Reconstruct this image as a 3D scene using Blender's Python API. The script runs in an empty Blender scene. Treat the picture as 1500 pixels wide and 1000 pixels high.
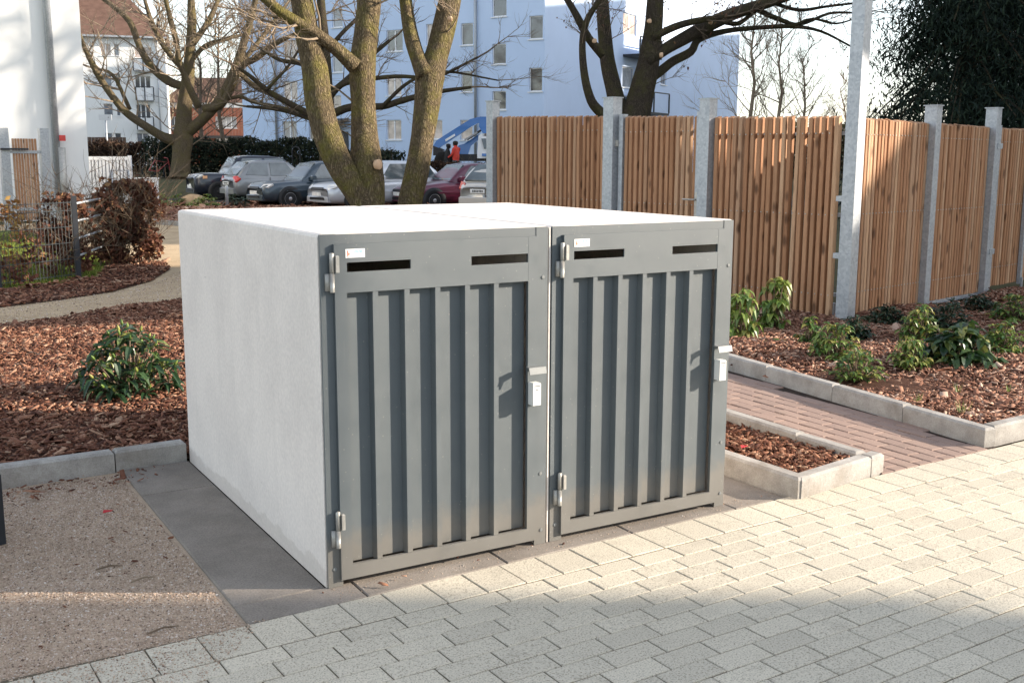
import bpy, math, random
import numpy as np
from mathutils import Vector, Matrix, Quaternion, noise as mnoise
random.seed(7)
RNG = np.random.default_rng(7)
PI = math.pi
C = bpy.context.scene
COL = C.collection

# ------------------------------------------------------------------ camera, world, sun, exposure
CAM = Vector((-1.3476, -3.5673, 1.5684))
YAW, PITCH, ROLL, FPX = 0.540056, -0.170224, 0.003562, 1576.78
def _axes():
    cy, sy, cp, sp = math.cos(YAW), math.sin(YAW), math.cos(PITCH), math.sin(PITCH)
    f = Vector((sy*cp, cy*cp, sp)); r = Vector((cy, -sy, 0)); u = r.cross(f)
    cr, sr = math.cos(ROLL), math.sin(ROLL)
    return cr*r + sr*u, -sr*r + cr*u, f
AX_R, AX_U, AX_F = _axes()
cam_d = bpy.data.cameras.new('camera'); cam = bpy.data.objects.new('camera', cam_d); COL.objects.link(cam)
M3 = Matrix((AX_R, AX_U, -AX_F)).transposed().to_4x4(); M3.translation = CAM
cam.matrix_world = M3
cam_d.sensor_width = 36; cam_d.lens = FPX/1500*36; cam_d.clip_end = 2000; cam_d.clip_start = 0.05
C.camera = cam
SUN_EL = math.radians(20); SX, SY = 0.864, -0.503
wd = bpy.data.worlds.new('World'); C.world = wd; wd.use_nodes = True
nt = wd.node_tree; bg = nt.nodes['Background']
sky = nt.nodes.new('ShaderNodeTexSky'); sky.sky_type = 'NISHITA'; sky.sun_disc = False
sky.sun_elevation = SUN_EL; sky.sun_rotation = math.atan2(SX, SY)
sky.air_density = 1.0; sky.dust_density = 0.8; sky.ozone_density = 1.0
hs = nt.nodes.new('ShaderNodeHueSaturation'); hs.inputs['Saturation'].default_value = .52
nt.links.new(sky.outputs[0], hs.inputs['Color']); nt.links.new(hs.outputs[0], bg.inputs[0]); bg.inputs[1].default_value = 0.15
sl = bpy.data.lights.new('sun', 'SUN'); sl.energy = 4.2; sl.angle = math.radians(0.5); sl.color = (1.0, 0.87, 0.72)
so = bpy.data.objects.new('sun', sl); COL.objects.link(so); so.location = (20, -10, 20)
sd = Vector((SX*math.cos(SUN_EL), SY*math.cos(SUN_EL), math.sin(SUN_EL)))
so.rotation_euler = (-sd).to_track_quat('-Z', 'Y').to_euler()
vs = C.view_settings; vs.view_transform = 'Standard'; vs.look = 'None'; vs.gamma = 1; vs.use_curve_mapping = False
vs.exposure = 1.36

# ------------------------------------------------------------------ helpers
RIGHT = Vector((math.cos(YAW), -math.sin(YAW), 0)); FWD = Vector((math.sin(YAW), math.cos(YAW), 0))
def ray(u, v): return AX_R*((u-750)/FPX) - AX_U*((v-500)/FPX) + AX_F
def at(u, v, d):                       # point seen at a photo position, d metres away along the view axis
    return CAM + ray(u, v)*d
def on_ground(u, v, z=0.0):
    r = ray(u, v); return CAM + r*((z-CAM.z)/r.z)
def on_plane(u, v, o, n):
    r = ray(u, v); return CAM + r*((o-CAM).dot(n)/r.dot(n))
def cw(x, d, z=0.0):                   # metres to the right of / away from where the camera stands
    p = CAM + RIGHT*x + FWD*d; return Vector((p.x, p.y, z))
def depth(x, y): return (x-CAM.x)*FWD.x + (y-CAM.y)*FWD.y
def hz(x, y):                          # the street beyond the car park lies half a metre higher
    t = min(1, max(0, (depth(x, y)-41)/7)); return 0.5*t*t*(3-2*t)

class MB:
    def __init__(s): s.v = []; s.f = []
    def add(s, vs, fs):
        b = len(s.v); s.v += [tuple(x) for x in vs]; s.f += [tuple(i+b for i in f) for f in fs]; return s
    def box(s, x0, x1, y0, y1, z0, z1):
        return s.add([(x0,y0,z0),(x1,y0,z0),(x1,y1,z0),(x0,y1,z0),(x0,y0,z1),(x1,y0,z1),(x1,y1,z1),(x0,y1,z1)],
              [(3,2,1,0),(4,5,6,7),(0,1,5,4),(1,2,6,5),(2,3,7,6),(3,0,4,7)])
    def cbox(s, x0, x1, y0, y1, z0, z1, c=.005):      # box with chamfered top and corner edges
        m = z1-c
        P = [(x0,y0,z0),(x1,y0,z0),(x1,y1,z0),(x0,y1,z0),(x0,y0,m),(x1,y0,m),(x1,y1,m),(x0,y1,m),
             (x0+c,y0+c,z1),(x1-c,y0+c,z1),(x1-c,y1-c,z1),(x0+c,y1-c,z1)]
        F = [(3,2,1,0),(8,9,10,11)]
        for i in range(4):
            j = (i+1) % 4; F += [(i,j,j+4,i+4),(i+4,j+4,j+8,i+8)]
        return s.add(P, F)
    def obox(s, o, ex, ey, ez, a, b, c):              # box o + [a0,a1]ex + [b0,b1]ey + [c0,c1]ez
        P = [o+ex*x+ey*y+ez*z for z in c for y in b for x in a]
        return s.add(P, [(2,3,1,0),(4,5,7,6),(0,1,5,4),(1,3,7,5),(3,2,6,7),(2,0,4,6)])
    def quad(s, a, b, c, d): return s.add([a,b,c,d], [(0,1,2,3)])
    def poly(s, pts): return s.add(pts, [tuple(range(len(pts)))])
    def tube(s, pts, rad, n=8, cap=True):
        pts = [Vector(p) for p in pts]; k = len(pts)
        if not hasattr(rad, '__len__'): rad = [rad]*k
        t = (pts[1]-pts[0]).normalized()
        a = t.orthogonal().normalized()
        V = []
        for i, p in enumerate(pts):
            t2 = (pts[min(i+1,k-1)]-pts[max(i-1,0)])
            if t2.length < 1e-9: t2 = t
            t2.normalize(); a = (a - t2*a.dot(t2))
            if a.length < 1e-6: a = t2.orthogonal()
            a.normalize(); b = t2.cross(a); t = t2
            for j in range(n):
                th = 2*PI*j/n; V.append(p + (a*math.cos(th)+b*math.sin(th))*rad[i])
        F = []
        for i in range(k-1):
            for j in range(n):
                q = (j+1) % n; F.append((i*n+j, i*n+q, (i+1)*n+q, (i+1)*n+j))
        if cap: F.append(tuple(range(n-1,-1,-1))); F.append(tuple((k-1)*n+j for j in range(n)))
        return s.add(V, F)
    def lathe(s, o, ax, prof, n=20):                  # profile (radius, height) about axis ax
        ax = ax.normalized(); a = ax.orthogonal().normalized(); b = ax.cross(a); k = len(prof)
        V = [o+ax*h+(a*math.cos(2*PI*j/n)+b*math.sin(2*PI*j/n))*r for r, h in prof for j in range(n)]
        F = [(i*n+j, i*n+(j+1)%n, (i+1)*n+(j+1)%n, (i+1)*n+j) for i in range(k-1) for j in range(n)]
        if prof[0][0] > 1e-4: F.append(tuple(range(n-1,-1,-1)))
        if prof[-1][0] > 1e-4: F.append(tuple((k-1)*n+j for j in range(n)))
        return s.add(V, F)
    def mesh(s, name):
        me = bpy.data.meshes.new(name); me.from_pydata(s.v, [], s.f); me.update(); return me
    def build(s, name, mat, parent=None, smooth=False):
        return link(name, s.mesh(name), mat, parent, smooth)
def link(name, me, mat, parent=None, smooth=False):
    if mat and not me.materials: me.materials.append(mat)
    if smooth: me.polygons.foreach_set('use_smooth', [True]*len(me.polygons))
    o = bpy.data.objects.new(name, me); COL.objects.link(o)
    if parent: o.parent = parent
    return o
def np_mesh(name, V, F):
    V = np.asarray(V, dtype=np.float32).reshape(-1,3); F = np.asarray(F, dtype=np.int32); k = F.shape[1]; n = len(F)
    me = bpy.data.meshes.new(name); me.vertices.add(len(V)); me.vertices.foreach_set('co', V.ravel())
    me.loops.add(n*k); me.loops.foreach_set('vertex_index', F.ravel())
    me.polygons.add(n); me.polygons.foreach_set('loop_start', np.arange(0, n*k, k, dtype=np.int32))
    me.update(calc_edges=True); return me
def tag(o, label=None, cat=None, group=None, kind=None):
    if label: o['label'] = label
    if cat: o['category'] = cat
    if group: o['group'] = group
    if kind: o['kind'] = kind
    return o
def thing(name, label, cat, loc=(0,0,0), rz=0, group=None):
    o = bpy.data.objects.new(name, None); o.empty_display_size = .1; COL.objects.link(o)
    o.location = loc; o.rotation_euler = (0,0,rz); return tag(o, label, cat, group)
def struct(o): o['kind'] = 'structure'; return o
def copy_tree(o, parent=None):
    c = o.copy(); COL.objects.link(c)
    if parent: c.parent = parent
    for ch in list(o.children): copy_tree(ch, c)
    return c

# ------------------------------------------------------------------ materials
class NM:
    def __init__(s, name, rough=.8, spec=.3):
        s.m = bpy.data.materials.new(name); s.m.use_nodes = True; s.t = s.m.node_tree
        s.b = s.t.nodes['Principled BSDF']; s.b.inputs['Roughness'].default_value = rough
        s.b.inputs['Specular IOR Level'].default_value = spec
    def n(s, typ, **kw):
        o = s.t.nodes.new(typ)
        for k, v in kw.items(): setattr(o, k, v)
        return o
    def l(s, a, b): s.t.links.new(a, b)
    def coords(s, kind='Object', scale=(1,1,1), rand=False):
        tc = s.n('ShaderNodeTexCoord'); mp = s.n('ShaderNodeMapping'); mp.inputs['Scale'].default_value = scale
        out = tc.outputs[kind]
        if rand:
            oi = s.n('ShaderNodeObjectInfo'); mu = s.n('ShaderNodeVectorMath', operation='SCALE')
            mu.inputs[0].default_value = (37, 91, 53); s.l(oi.outputs['Random'], mu.inputs['Scale'])
            ad = s.n('ShaderNodeVectorMath', operation='ADD'); s.l(out, ad.inputs[0]); s.l(mu.outputs[0], ad.inputs[1]); out = ad.outputs[0]
        s.l(out, mp.inputs[0]); return mp.outputs[0]
    def noise(s, co, scale, detail=4, rough=.55):
        n = s.n('ShaderNodeTexNoise'); n.inputs['Scale'].default_value = scale; n.inputs['Detail'].default_value = detail
        n.inputs['Roughness'].default_value = rough; s.l(co, n.inputs['Vector']); return n.outputs['Fac']
    def ramp(s, fac, stops, interp='LINEAR'):
        r = s.n('ShaderNodeValToRGB'); r.color_ramp.interpolation = interp; e = r.color_ramp.elements
        while len(e) < len(stops): e.new(.5)
        for el, (p, c) in zip(e, stops): el.position = p; el.color = (*c, 1) if len(c) == 3 else c
        s.l(fac, r.inputs[0]); return r.outputs[0]
    def mix(s, fac, a, b, mode='MIX'):
        m = s.n('ShaderNodeMix', data_type='RGBA', blend_type=mode)
        for sock, x in ((m.inputs[0], fac), (m.inputs[6], a), (m.inputs[7], b)):
            if isinstance(x, (int, float)): sock.default_value = x
            elif isinstance(x, tuple): sock.default_value = (*x, 1)
            else: s.l(x, sock)
        return m.outputs[2]
    def bump(s, h, strength=.4, dist=.01):
        b = s.n('ShaderNodeBump'); b.inputs['Strength'].default_value = strength; b.inputs['Distance'].default_value = dist
        s.l(h, b.inputs['Height']); s.l(b.outputs[0], s.b.inputs['Normal']); return s
    def col(s, c):
        if isinstance(c, tuple): s.b.inputs['Base Color'].default_value = (*c, 1)
        else: s.l(c, s.b.inputs['Base Color'])
        return s
def gray(a): return (a, a, a)
def simple(name, c, rough=.6, spec=.4, metal=0, var=.15, scale=8, bump=0):
    s = NM(name, rough, spec); co = s.coords(); f = s.noise(co, scale, 5)
    s.col(s.ramp(f, [(.3, tuple(x*(1-var) for x in c)), (.7, tuple(min(1, x*(1+var)) for x in c))]))
    s.b.inputs['Metallic'].default_value = metal
    if bump: s.bump(f, bump, .01)
    return s.m
MAT = {}
def mk_concrete(name, base, dark, stain=True):
    s = NM(name, .75, .25); co = s.coords()
    big = s.noise(co, 2.2, 7, .68); fine = s.noise(co, 60, 3)
    c = s.ramp(big, [(.34, dark), (.58, base)])
    c = s.mix(.22, c, s.ramp(fine, [(.3, gray(.35)), (.7, gray(.95))]), 'MULTIPLY')
    if stain:
        st = s.noise(s.coords(scale=(9, 9, .7)), 1.0, 5, .6)
        c = s.mix(s.ramp(st, [(.55, gray(0)), (.85, gray(.4))]), c, tuple(x*.72 for x in base))
        v = s.n('ShaderNodeTexVoronoi'); v.inputs['Scale'].default_value = 5.5; s.l(co, v.inputs['Vector'])
        c = s.mix(s.ramp(v.outputs['Distance'], [(.012, gray(.8)), (.03, gray(0))]), c, (.12,.1,.09))
        # splashed dirt just above the ground
        sx = s.n('ShaderNodeSeparateXYZ'); tc = s.n('ShaderNodeTexCoord'); s.l(tc.outputs['Object'], sx.inputs[0])
        ad = s.n('ShaderNodeMath', operation='ADD'); s.l(sx.outputs[2], ad.inputs[0])
        mu = s.n('ShaderNodeMath', operation='MULTIPLY'); mu.inputs[1].default_value = -.12; s.l(s.noise(co, 9, 5), mu.inputs[0]); s.l(mu.outputs[0], ad.inputs[1])
        c = s.mix(s.ramp(ad.outputs[0], [(-.06, gray(.55)), (.02, gray(0))]) if False else s.ramp(ad.outputs[0], [(0, gray(.25)), (.012, gray(0))]), c, (.34,.28,.22))
    s.col(c).bump(s.noise(co, 120, 4), .12, .004); return s.m
MAT['concrete'] = mk_concrete('white_concrete', (.83,.765,.70), (.735,.675,.62))
def mk_kerb():
    s = NM('kerb_concrete', .85, .2); co = s.coords(rand=True)
    c = s.ramp(s.noise(co, 7, 6, .65), [(.3, (.27,.255,.235)), (.68, (.46,.44,.41))])
    sp = s.noise(co, 160, 2); c = s.mix(.35, c, s.ramp(sp, [(.35, gray(.45)), (.6, gray(1))]), 'MULTIPLY')
    sx = s.n('ShaderNodeSeparateXYZ'); tc = s.n('ShaderNodeTexCoord'); s.l(tc.outputs['Object'], sx.inputs[0])
    d = s.n('ShaderNodeMath', operation='SUBTRACT'); s.l(sx.outputs[2], d.inputs[0]); s.l(s.noise(co, 14, 4), d.inputs[1])
    c = s.mix(s.ramp(d.outputs[0], [(0, gray(0)), (1, gray(0))]), c, c)
    st = s.noise(co, 3.3, 5, .7); c = s.mix(s.ramp(st, [(.5, gray(0)), (.75, gray(.55))]), c, (.17,.135,.10))
    s.col(c).bump(s.noise(co, 90, 4), .35, .004); return s.m
MAT['kerb'] = mk_kerb()
def mk_paver(name, a, b, flecks, moss=.25):
    s = NM(name, .9, .15); co = s.coords(rand=True); oi = s.n('ShaderNodeObjectInfo')
    c = s.ramp(oi.outputs['Random'], [(0, a), (.3, b), (.6, tuple(x*1.04 for x in a)), (.8, tuple(x*.965 for x in b)), (1, a)])
    n1 = s.noise(co, 170, 2, .6); n2 = s.noise(co, 9, 5)
    c = s.mix(.75, c, s.ramp(n1, flecks), 'MULTIPLY')
    c = s.mix(s.ramp(n2, [(.55, gray(0)), (.8, gray(moss))]), c, (.20,.17,.13))
    s.col(c).bump(n1, .35, .003); return s.m
MAT['paver'] = mk_paver('cream_paver', (.60,.545,.44), (.55,.50,.405), [(.35, (.38,.36,.34)), (.45, gray(.88)), (.62, gray(1.08))])
MAT['brick_path'] = mk_paver('brown_paver', (.36,.26,.215), (.31,.225,.19), [(.33, gray(.62)), (.5, gray(.95))], .3)
def mk_slab():
    s = NM('dark_slab', .9, .15); co = s.coords()
    c = s.ramp(s.noise(co, 3.2, 6, .65), [(.3, (.20,.175,.15)), (.7, (.31,.275,.24))])
    c = s.mix(.6, c, s.ramp(s.noise(co, 150, 2), [(.3, gray(.55)), (.6, gray(1.05))]), 'MULTIPLY')
    c = s.mix(s.ramp(s.noise(co, 11, 6, .7), [(.58, gray(0)), (.75, gray(.5))]), c, (.25,.20,.15))
    s.col(c).bump(s.noise(co, 130, 3), .3, .004); return s.m
MAT['slab'] = mk_slab()
def mk_steel_paint():
    s = NM('grey_steel_paint', .5, .8); co = s.coords()
    c = s.ramp(s.noise(co, 5, 6, .6), [(.3, (.080,.096,.105)), (.7, (.095,.112,.120))])
    st = s.noise(s.coords(scale=(14,14,1.4)), 1.5, 6, .7)
    c = s.mix(s.ramp(st, [(.6, gray(0)), (.9, gray(.3))]), c, (.26,.26,.25))
    sc = s.noise(s.coords(scale=(3,3,30)), 2.2, 6, .8); c = s.mix(s.ramp(sc, [(.68, gray(0)), (.74, gray(.25))]), c, (.3,.3,.29))
    # dust splashed up from the ground, rubbed patches and fine speckles
    sx = s.n('ShaderNodeSeparateXYZ'); tc = s.n('ShaderNodeTexCoord'); s.l(tc.outputs['Object'], sx.inputs[0])
    mu = s.n('ShaderNodeMath', operation='MULTIPLY_ADD'); mu.inputs[1].default_value = -.28; s.l(s.noise(co, 7, 6, .7), mu.inputs[0]); s.l(sx.outputs[2], mu.inputs[2])
    c = s.mix(s.ramp(mu.outputs[0], [(0, gray(.42)), (.10, gray(0))]), c, (.20,.165,.125))
    v = s.n('ShaderNodeTexVoronoi'); v.inputs['Scale'].default_value = 26; s.l(co, v.inputs['Vector'])
    c = s.mix(s.ramp(v.outputs['Distance'], [(.05, gray(.5)), (.09, gray(0))]), c, (.24,.23,.21))
    wp = s.noise(co, 3.2, 6, .75); c = s.mix(s.ramp(wp, [(.56, gray(0)), (.72, gray(.22))]), c, (.05,.06,.065))
    s.col(c); s.l(s.ramp(s.noise(co, 12, 5), [(.3, gray(.45)), (.7, gray(.62))]), s.b.inputs['Roughness']); return s.m
MAT['steel'] = mk_steel_paint()
def mk_galv(name='galvanised_steel', a=(.30,.325,.355), b=(.44,.465,.49)):
    s = NM(name, .45, .5); co = s.coords(); v = s.n('ShaderNodeTexVoronoi'); v.inputs['Scale'].default_value = 45; s.l(co, v.inputs['Vector'])
    f = s.mix(.5, v.outputs['Color'], s.noise(co, 5, 6, .65))
    s.col(s.ramp(f, [(.25, a), (.7, b)])); s.b.inputs['Metallic'].default_value = .35; return s.m
MAT['galv'] = mk_galv()
MAT['zinc'] = mk_galv('zinc_fitting', (.33,.32,.29), (.48,.46,.42))
MAT['handle'] = simple('worn_handle_steel', (.20,.21,.21), .45, .5, .2)
MAT['white_plastic'] = simple('white_lock_paint', (.72,.72,.69), .4, .4, var=.06)
MAT['sticker'] = simple('white_sticker', (.85,.85,.85), .4, .4, var=.03)
MAT['print_red'] = simple('print_red', (.70,.22,.12), .5)
MAT['print_grey'] = simple('print_grey', (.5,.5,.5), .5)
MAT['print_blue'] = simple('print_blue', (.16,.48,.62), .5)
MAT['dark'] = simple('dark_metal', (.025,.028,.034), .5, .4)
MAT['wire'] = simple('dark_green_wire', (.03,.04,.045), .45, .5)
def mk_slat():
    s = NM('larch_wood', .72, .25); oi = s.n('ShaderNodeObjectInfo'); co = s.coords(rand=True, scale=(14,14,1.0))
    c = s.ramp(oi.outputs['Random'], [(0, (.33,.165,.083)), (.3, (.46,.255,.142)), (.6, (.38,.20,.104)), (.85, (.44,.275,.17)), (1, (.55,.35,.21))])
    g = s.noise(co, 3.2, 6, .65); c = s.mix(.7, c, s.ramp(g, [(.3, (.62,.55,.5)), (.6, gray(1.05))]), 'MULTIPLY')
    kn = s.n('ShaderNodeTexVoronoi'); kn.inputs['Scale'].default_value = 1.0; s.l(s.coords(rand=True, scale=(7,7,3.2)), kn.inputs['Vector'])
    c = s.mix(s.ramp(kn.outputs['Distance'], [(.10, gray(.85)), (.24, gray(0))]), c, (.085,.04,.02))
    s.col(c).bump(g, .2, .003); return s.m
MAT['slat'] = mk_slat()
MAT['board'] = simple('pale_boards', (.42,.25,.14), .75, .2, var=.2, scale=5)
def mk_bark(name, a, b, moss):
    s = NM(name, .95, .1); co = s.coords(scale=(1,1,.22)); f = s.noise(co, 34, 7, .7)
    v = s.n('ShaderNodeTexVoronoi', feature='DISTANCE_TO_EDGE'); v.inputs['Scale'].default_value = 38
    nz = s.n('ShaderNodeTexNoise'); nz.inputs['Scale'].default_value = 16; s.l(co, nz.inputs['Vector'])
    ad = s.n('ShaderNodeVectorMath', operation='ADD'); sc = s.n('ShaderNodeVectorMath', operation='SCALE'); sc.inputs['Scale'].default_value = .12
    s.l(nz.outputs['Color'], sc.inputs[0]); s.l(co, ad.inputs[0]); s.l(sc.outputs[0], ad.inputs[1]); s.l(ad.outputs[0], v.inputs['Vector'])
    crack = s.ramp(v.outputs['Distance'], [(0, gray(.15)), (.25, gray(1))])
    c = s.ramp(f, [(.3, a), (.7, b)]); c = s.mix(.55, c, crack, 'MULTIPLY')
    mo = s.noise(s.coords(), 2.6, 6, .7); c = s.mix(s.ramp(mo, [(.45, gray(0)), (.68, gray(.75))]), c, moss)
    s.col(c); h = s.n('ShaderNodeMath', operation='ADD'); s.l(crack, h.inputs[0]); s.l(f, h.inputs[1]); s.bump(h.outputs[0], .9, .03); return s.m
MAT['bark'] = mk_bark('bark_mossy', (.125,.095,.058), (.29,.225,.14), (.20,.185,.04))
MAT['bark2'] = mk_bark('bark_brown', (.15,.115,.075), (.28,.22,.145), (.19,.16,.06))
MAT['bark_dark'] = mk_bark('bark_dark', (.06,.048,.036), (.12,.095,.07), (.09,.085,.03))
MAT['twig'] = simple('twigs', (.16,.12,.085), .9, .1, var=.3)
MAT['twig_tan'] = simple('twigs_tan', (.27,.21,.15), .9, .1, var=.3)
MAT['cut'] = simple('cut_wood', (.62,.42,.27), .8, .1)
def island(name, stops, rough=.8, spec=.25, transl=0, bump=None):
    s = NM(name, rough, spec); g = s.n('ShaderNodeNewGeometry')
    c = s.ramp(g.outputs['Random Per Island'], stops)
    f = s.noise(s.coords(scale=(1,1,1)), 30, 3); c = s.mix(.45, c, s.ramp(f, [(.3, gray(.6)), (.7, gray(1.1))]), 'MULTIPLY')
    s.col(c)
    if transl:
        tr = s.n('ShaderNodeBsdfTranslucent'); s.l(c, tr.inputs[0]); mx = s.n('ShaderNodeMixShader'); mx.inputs[0].default_value = transl
        s.l(s.b.outputs[0], mx.inputs[1]); s.l(tr.outputs[0], mx.inputs[2]); s.l(mx.outputs[0], s.t.nodes['Material Output'].inputs[0])
    return s.m
MAT['chips'] = island('bark_chips', [(0, (.055,.022,.014)), (.3, (.14,.056,.034)), (.6, (.22,.095,.056)), (.85, (.33,.17,.105)), (1, (.47,.31,.21))], .85, .2)
MAT['chips_pale'] = island('bark_chips_paler', [(0, (.09,.04,.027)), (.3, (.20,.090,.057)), (.6, (.31,.155,.10)), (.85, (.43,.255,.175)), (1, (.58,.42,.32))], .85, .2)  # paler chip tones for the right and far beds
MAT['pebbles'] = island('grit', [(0, (.14,.10,.08)), (.12, (.36,.27,.20)), (.6, (.55,.42,.32)), (.85, (.64,.51,.41)), (1, (.76,.70,.64))], .9, .15)
MAT['leaf_rhodo'] = island('rhododendron_leaf', [(0, (.012,.04,.016)), (.45, (.025,.075,.024)), (.8, (.06,.12,.03)), (1, (.19,.24,.05))], .38, .5, .2)
MAT['leaf_light'] = island('yellow_green_leaf', [(0, (.07,.13,.026)), (.45, (.16,.25,.05)), (.8, (.28,.34,.08)), (1, (.42,.36,.11))], .42, .45, .25)
MAT['leaf_mid'] = island('mid_green_leaf', [(0, (.035,.085,.02)), (.45, (.10,.19,.04)), (.8, (.22,.29,.06)), (1, (.42,.36,.09))], .42, .45, .25)
MAT['leaf_dark'] = island('dark_green_leaf', [(0, (.010,.028,.016)), (.6, (.022,.05,.026)), (1, (.05,.085,.035))], .4, .45, .15)
MAT['leaf_beech'] = island('dry_beech_leaf', [(0, (.075,.032,.024)), (.5, (.15,.064,.043)), (.85, (.22,.105,.065)), (1, (.36,.21,.10))], .8, .15, .2)
MAT['leaf_orange'] = island('dry_orange_leaf', [(0, (.20,.085,.035)), (.5, (.38,.19,.07)), (1, (.55,.38,.14))], .8, .15, .2)
MAT['hedge_brown'] = island('hedge_leaf_brown', [(0, (.02,.015,.013)), (.6, (.06,.035,.026)), (1, (.11,.065,.04))], .9, .1)
MAT['hedge_dark'] = island('hedge_leaf_dark', [(0, (.010,.016,.012)), (.6, (.024,.038,.024)), (1, (.05,.06,.035))], .8, .2)
MAT['needles'] = island('conifer_needles', [(0, (.006,.012,.010)), (.6, (.013,.026,.017)), (1, (.028,.045,.025))], .8, .2)
MAT['grass'] = island('grass_blades', [(0, (.09,.13,.022)), (.6, (.19,.23,.045)), (1, (.32,.32,.09))], .8, .15, .2)
MAT['far_leaf'] = island('far_scrub', [(0, (.06,.045,.03)), (.5, (.13,.095,.06)), (1, (.12,.12,.05))], .9, .1)
def mk_ground(name, stops, scale, fine, bump=.4, patch=None):
    s = NM(name, .95, .1); co = s.coords(); a = s.noise(co, scale, 6, .65)
    c = s.ramp(a, stops); c = s.mix(.55, c, s.ramp(s.noise(co, fine, 3, .7), [(.3, gray(.5)), (.65, gray(1.1))]), 'MULTIPLY')
    s.col(c).bump(s.noise(co, fine, 4, .7), bump, .012); return s.m
MAT['soil'] = mk_ground('dark_soil', [(.3, (.05,.024,.017)), (.7, (.11,.055,.036))], 9, 90)
MAT['sand'] = mk_ground('sandy_path', [(.3, (.42,.315,.20)), (.7, (.57,.44,.29))], 2.5, 110)
MAT['grit'] = mk_ground('grit_ground', [(.3, (.44,.335,.245)), (.7, (.60,.47,.355))], 3, 140)
MAT['joint'] = mk_ground('joint_sand', [(.3, (.11,.09,.065)), (.7, (.19,.16,.115))], 8, 150)
MAT['joint_dark'] = mk_ground('joint_dark', [(.3, (.045,.035,.03)), (.7, (.08,.06,.05))], 8, 150)
MAT['asphalt'] = mk_ground('asphalt', [(.3, (.06,.058,.056)), (.7, (.10,.096,.09))], .6, 60)
MAT['earth'] = mk_ground('earth_and_grass', [(.3, (.075,.06,.035)), (.55, (.09,.085,.04)), (.75, (.12,.10,.065))], .12, 3)
MAT['lawn'] = mk_ground('lawn_base', [(.3, (.13,.17,.03)), (.7, (.20,.25,.05))], 2, 40)

# ------------------------------------------------------------------ ground, sheets, paving
XS = sorted(set([-900,-500,-250,-120,-60,-40,-30,-20,-10,0,10,20,30,40,50,60,70,80,100,120,150,200,300,500,900]+list(range(-12,40,3))))
YS = sorted(set([-900,-300,-100,-40,-20,-10,0,10,20,150,200,300,500,900]+list(range(20,150,5))+list(range(24,60,2))))
nx, ny = len(XS), len(YS)
g = MB(); g.add([(x,y,-.07+hz(x,y)) for y in YS for x in XS], [(j*nx+i,j*nx+i+1,(j+1)*nx+i+1,(j+1)*nx+i) for j in range(ny-1) for i in range(nx-1)])
struct(g.build('ground', MAT['earth'], smooth=True))
def sheet(name, pts, z, mat): return struct(MB().poly([(x,y,z) for x, y in pts]).build(name, mat))
SL = .035
def sy(x): return -.138+SL*(x-.3)          # back edge of the soldier course
sheet('gravel_ground', [(-6,-2),(-2.2,-2),(-.2,-.16),(-.33,1.96),(-6,1.96)], -.013, MAT['grit'])
sheet('gravel_path', [(-14,1.9),(-.1,2.02),(2.1,2.02),(3.0,2.3),(4.0,2.3),(4.2,5),(6.2,6),(5.4,9),(5.4,25),(3.6,25),(-14,12)], -.006, MAT['sand'])
# paving: joint sheet, then each stone a part
pav = sheet('pavement', [(-3,-5),(9,-5),(9,sy(9)),(-.2,sy(-.2)),(-1.6,-.17)], -.004, MAT['joint'])
def inview(x, y, m=25):
    v = Vector((x,y,0))-CAM; z = v.dot(AX_F)
    if z <= .3: return None
    u = 750+FPX*v.dot(AX_R)/z; w = 500-FPX*v.dot(AX_U)/z
    return z if -m < u < 1500+m and -m < w < 1000+m else None
PV = [MB().cbox(-.1005,.1005,-.0486,.0486,-.05,0,.0025).mesh('paver') for _ in range(1)][0]
PSOL = MB().cbox(-.0818,.0818,-.099,.099,-.05,0,.0025).mesh('soldier_paver')
ea = math.atan(SL); ex = Vector((math.cos(ea), math.sin(ea), 0)); ey = Vector((-math.sin(ea), math.cos(ea), 0))
O = Vector((0, sy(0), 0))
stones = []
for k in range(-9, 34): stones.append((O+ex*(.068+.1684*k)-ey*.1005, PSOL))
for r in range(42):
    for k in range(-16, 40): stones.append((O+ex*(.002-.0688*r+.2063*k)-ey*(.2045+.0525+.1015*r), PV))
near = []; rest = []
for p, me in stones:
    if p.x < -1.2-.0*p.y and p.y > -.75: continue
    d = inview(p.x, p.y, 60)
    (near if d else rest).append((d or 99, p, me))
near.sort(key=lambda t: t[0])
rest += near[300:]; near = near[:300]
print('pavers in view', len(near), 'rest', len(rest))
for d, p, me in near:
    o = link('paver', me, MAT['paver'], pav)
    o.location = p+Vector((0,0,random.uniform(-.001,.001)))
    o.rotation_euler = (random.gauss(0,.002), random.gauss(0,.002), ea+random.gauss(0,.005))
rb = MB()
for d, p, me in rest:
    if p.x > 8.5 or p.y < -4.4: continue
    hx, hy = (.0985,.0465) if me is PV else (.081,.0975)
    b = len(rb.v); t = MB().cbox(-hx,hx,-hy,hy,-.05,0,.005)
    rb.add([p+ex*v[0]+ey*v[1]+Vector((0,0,v[2])) for v in t.v], t.f)
if rb.v: tag(rb.build('outer_pavers', MAT['paver'], pav), kind='stuff')
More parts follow.
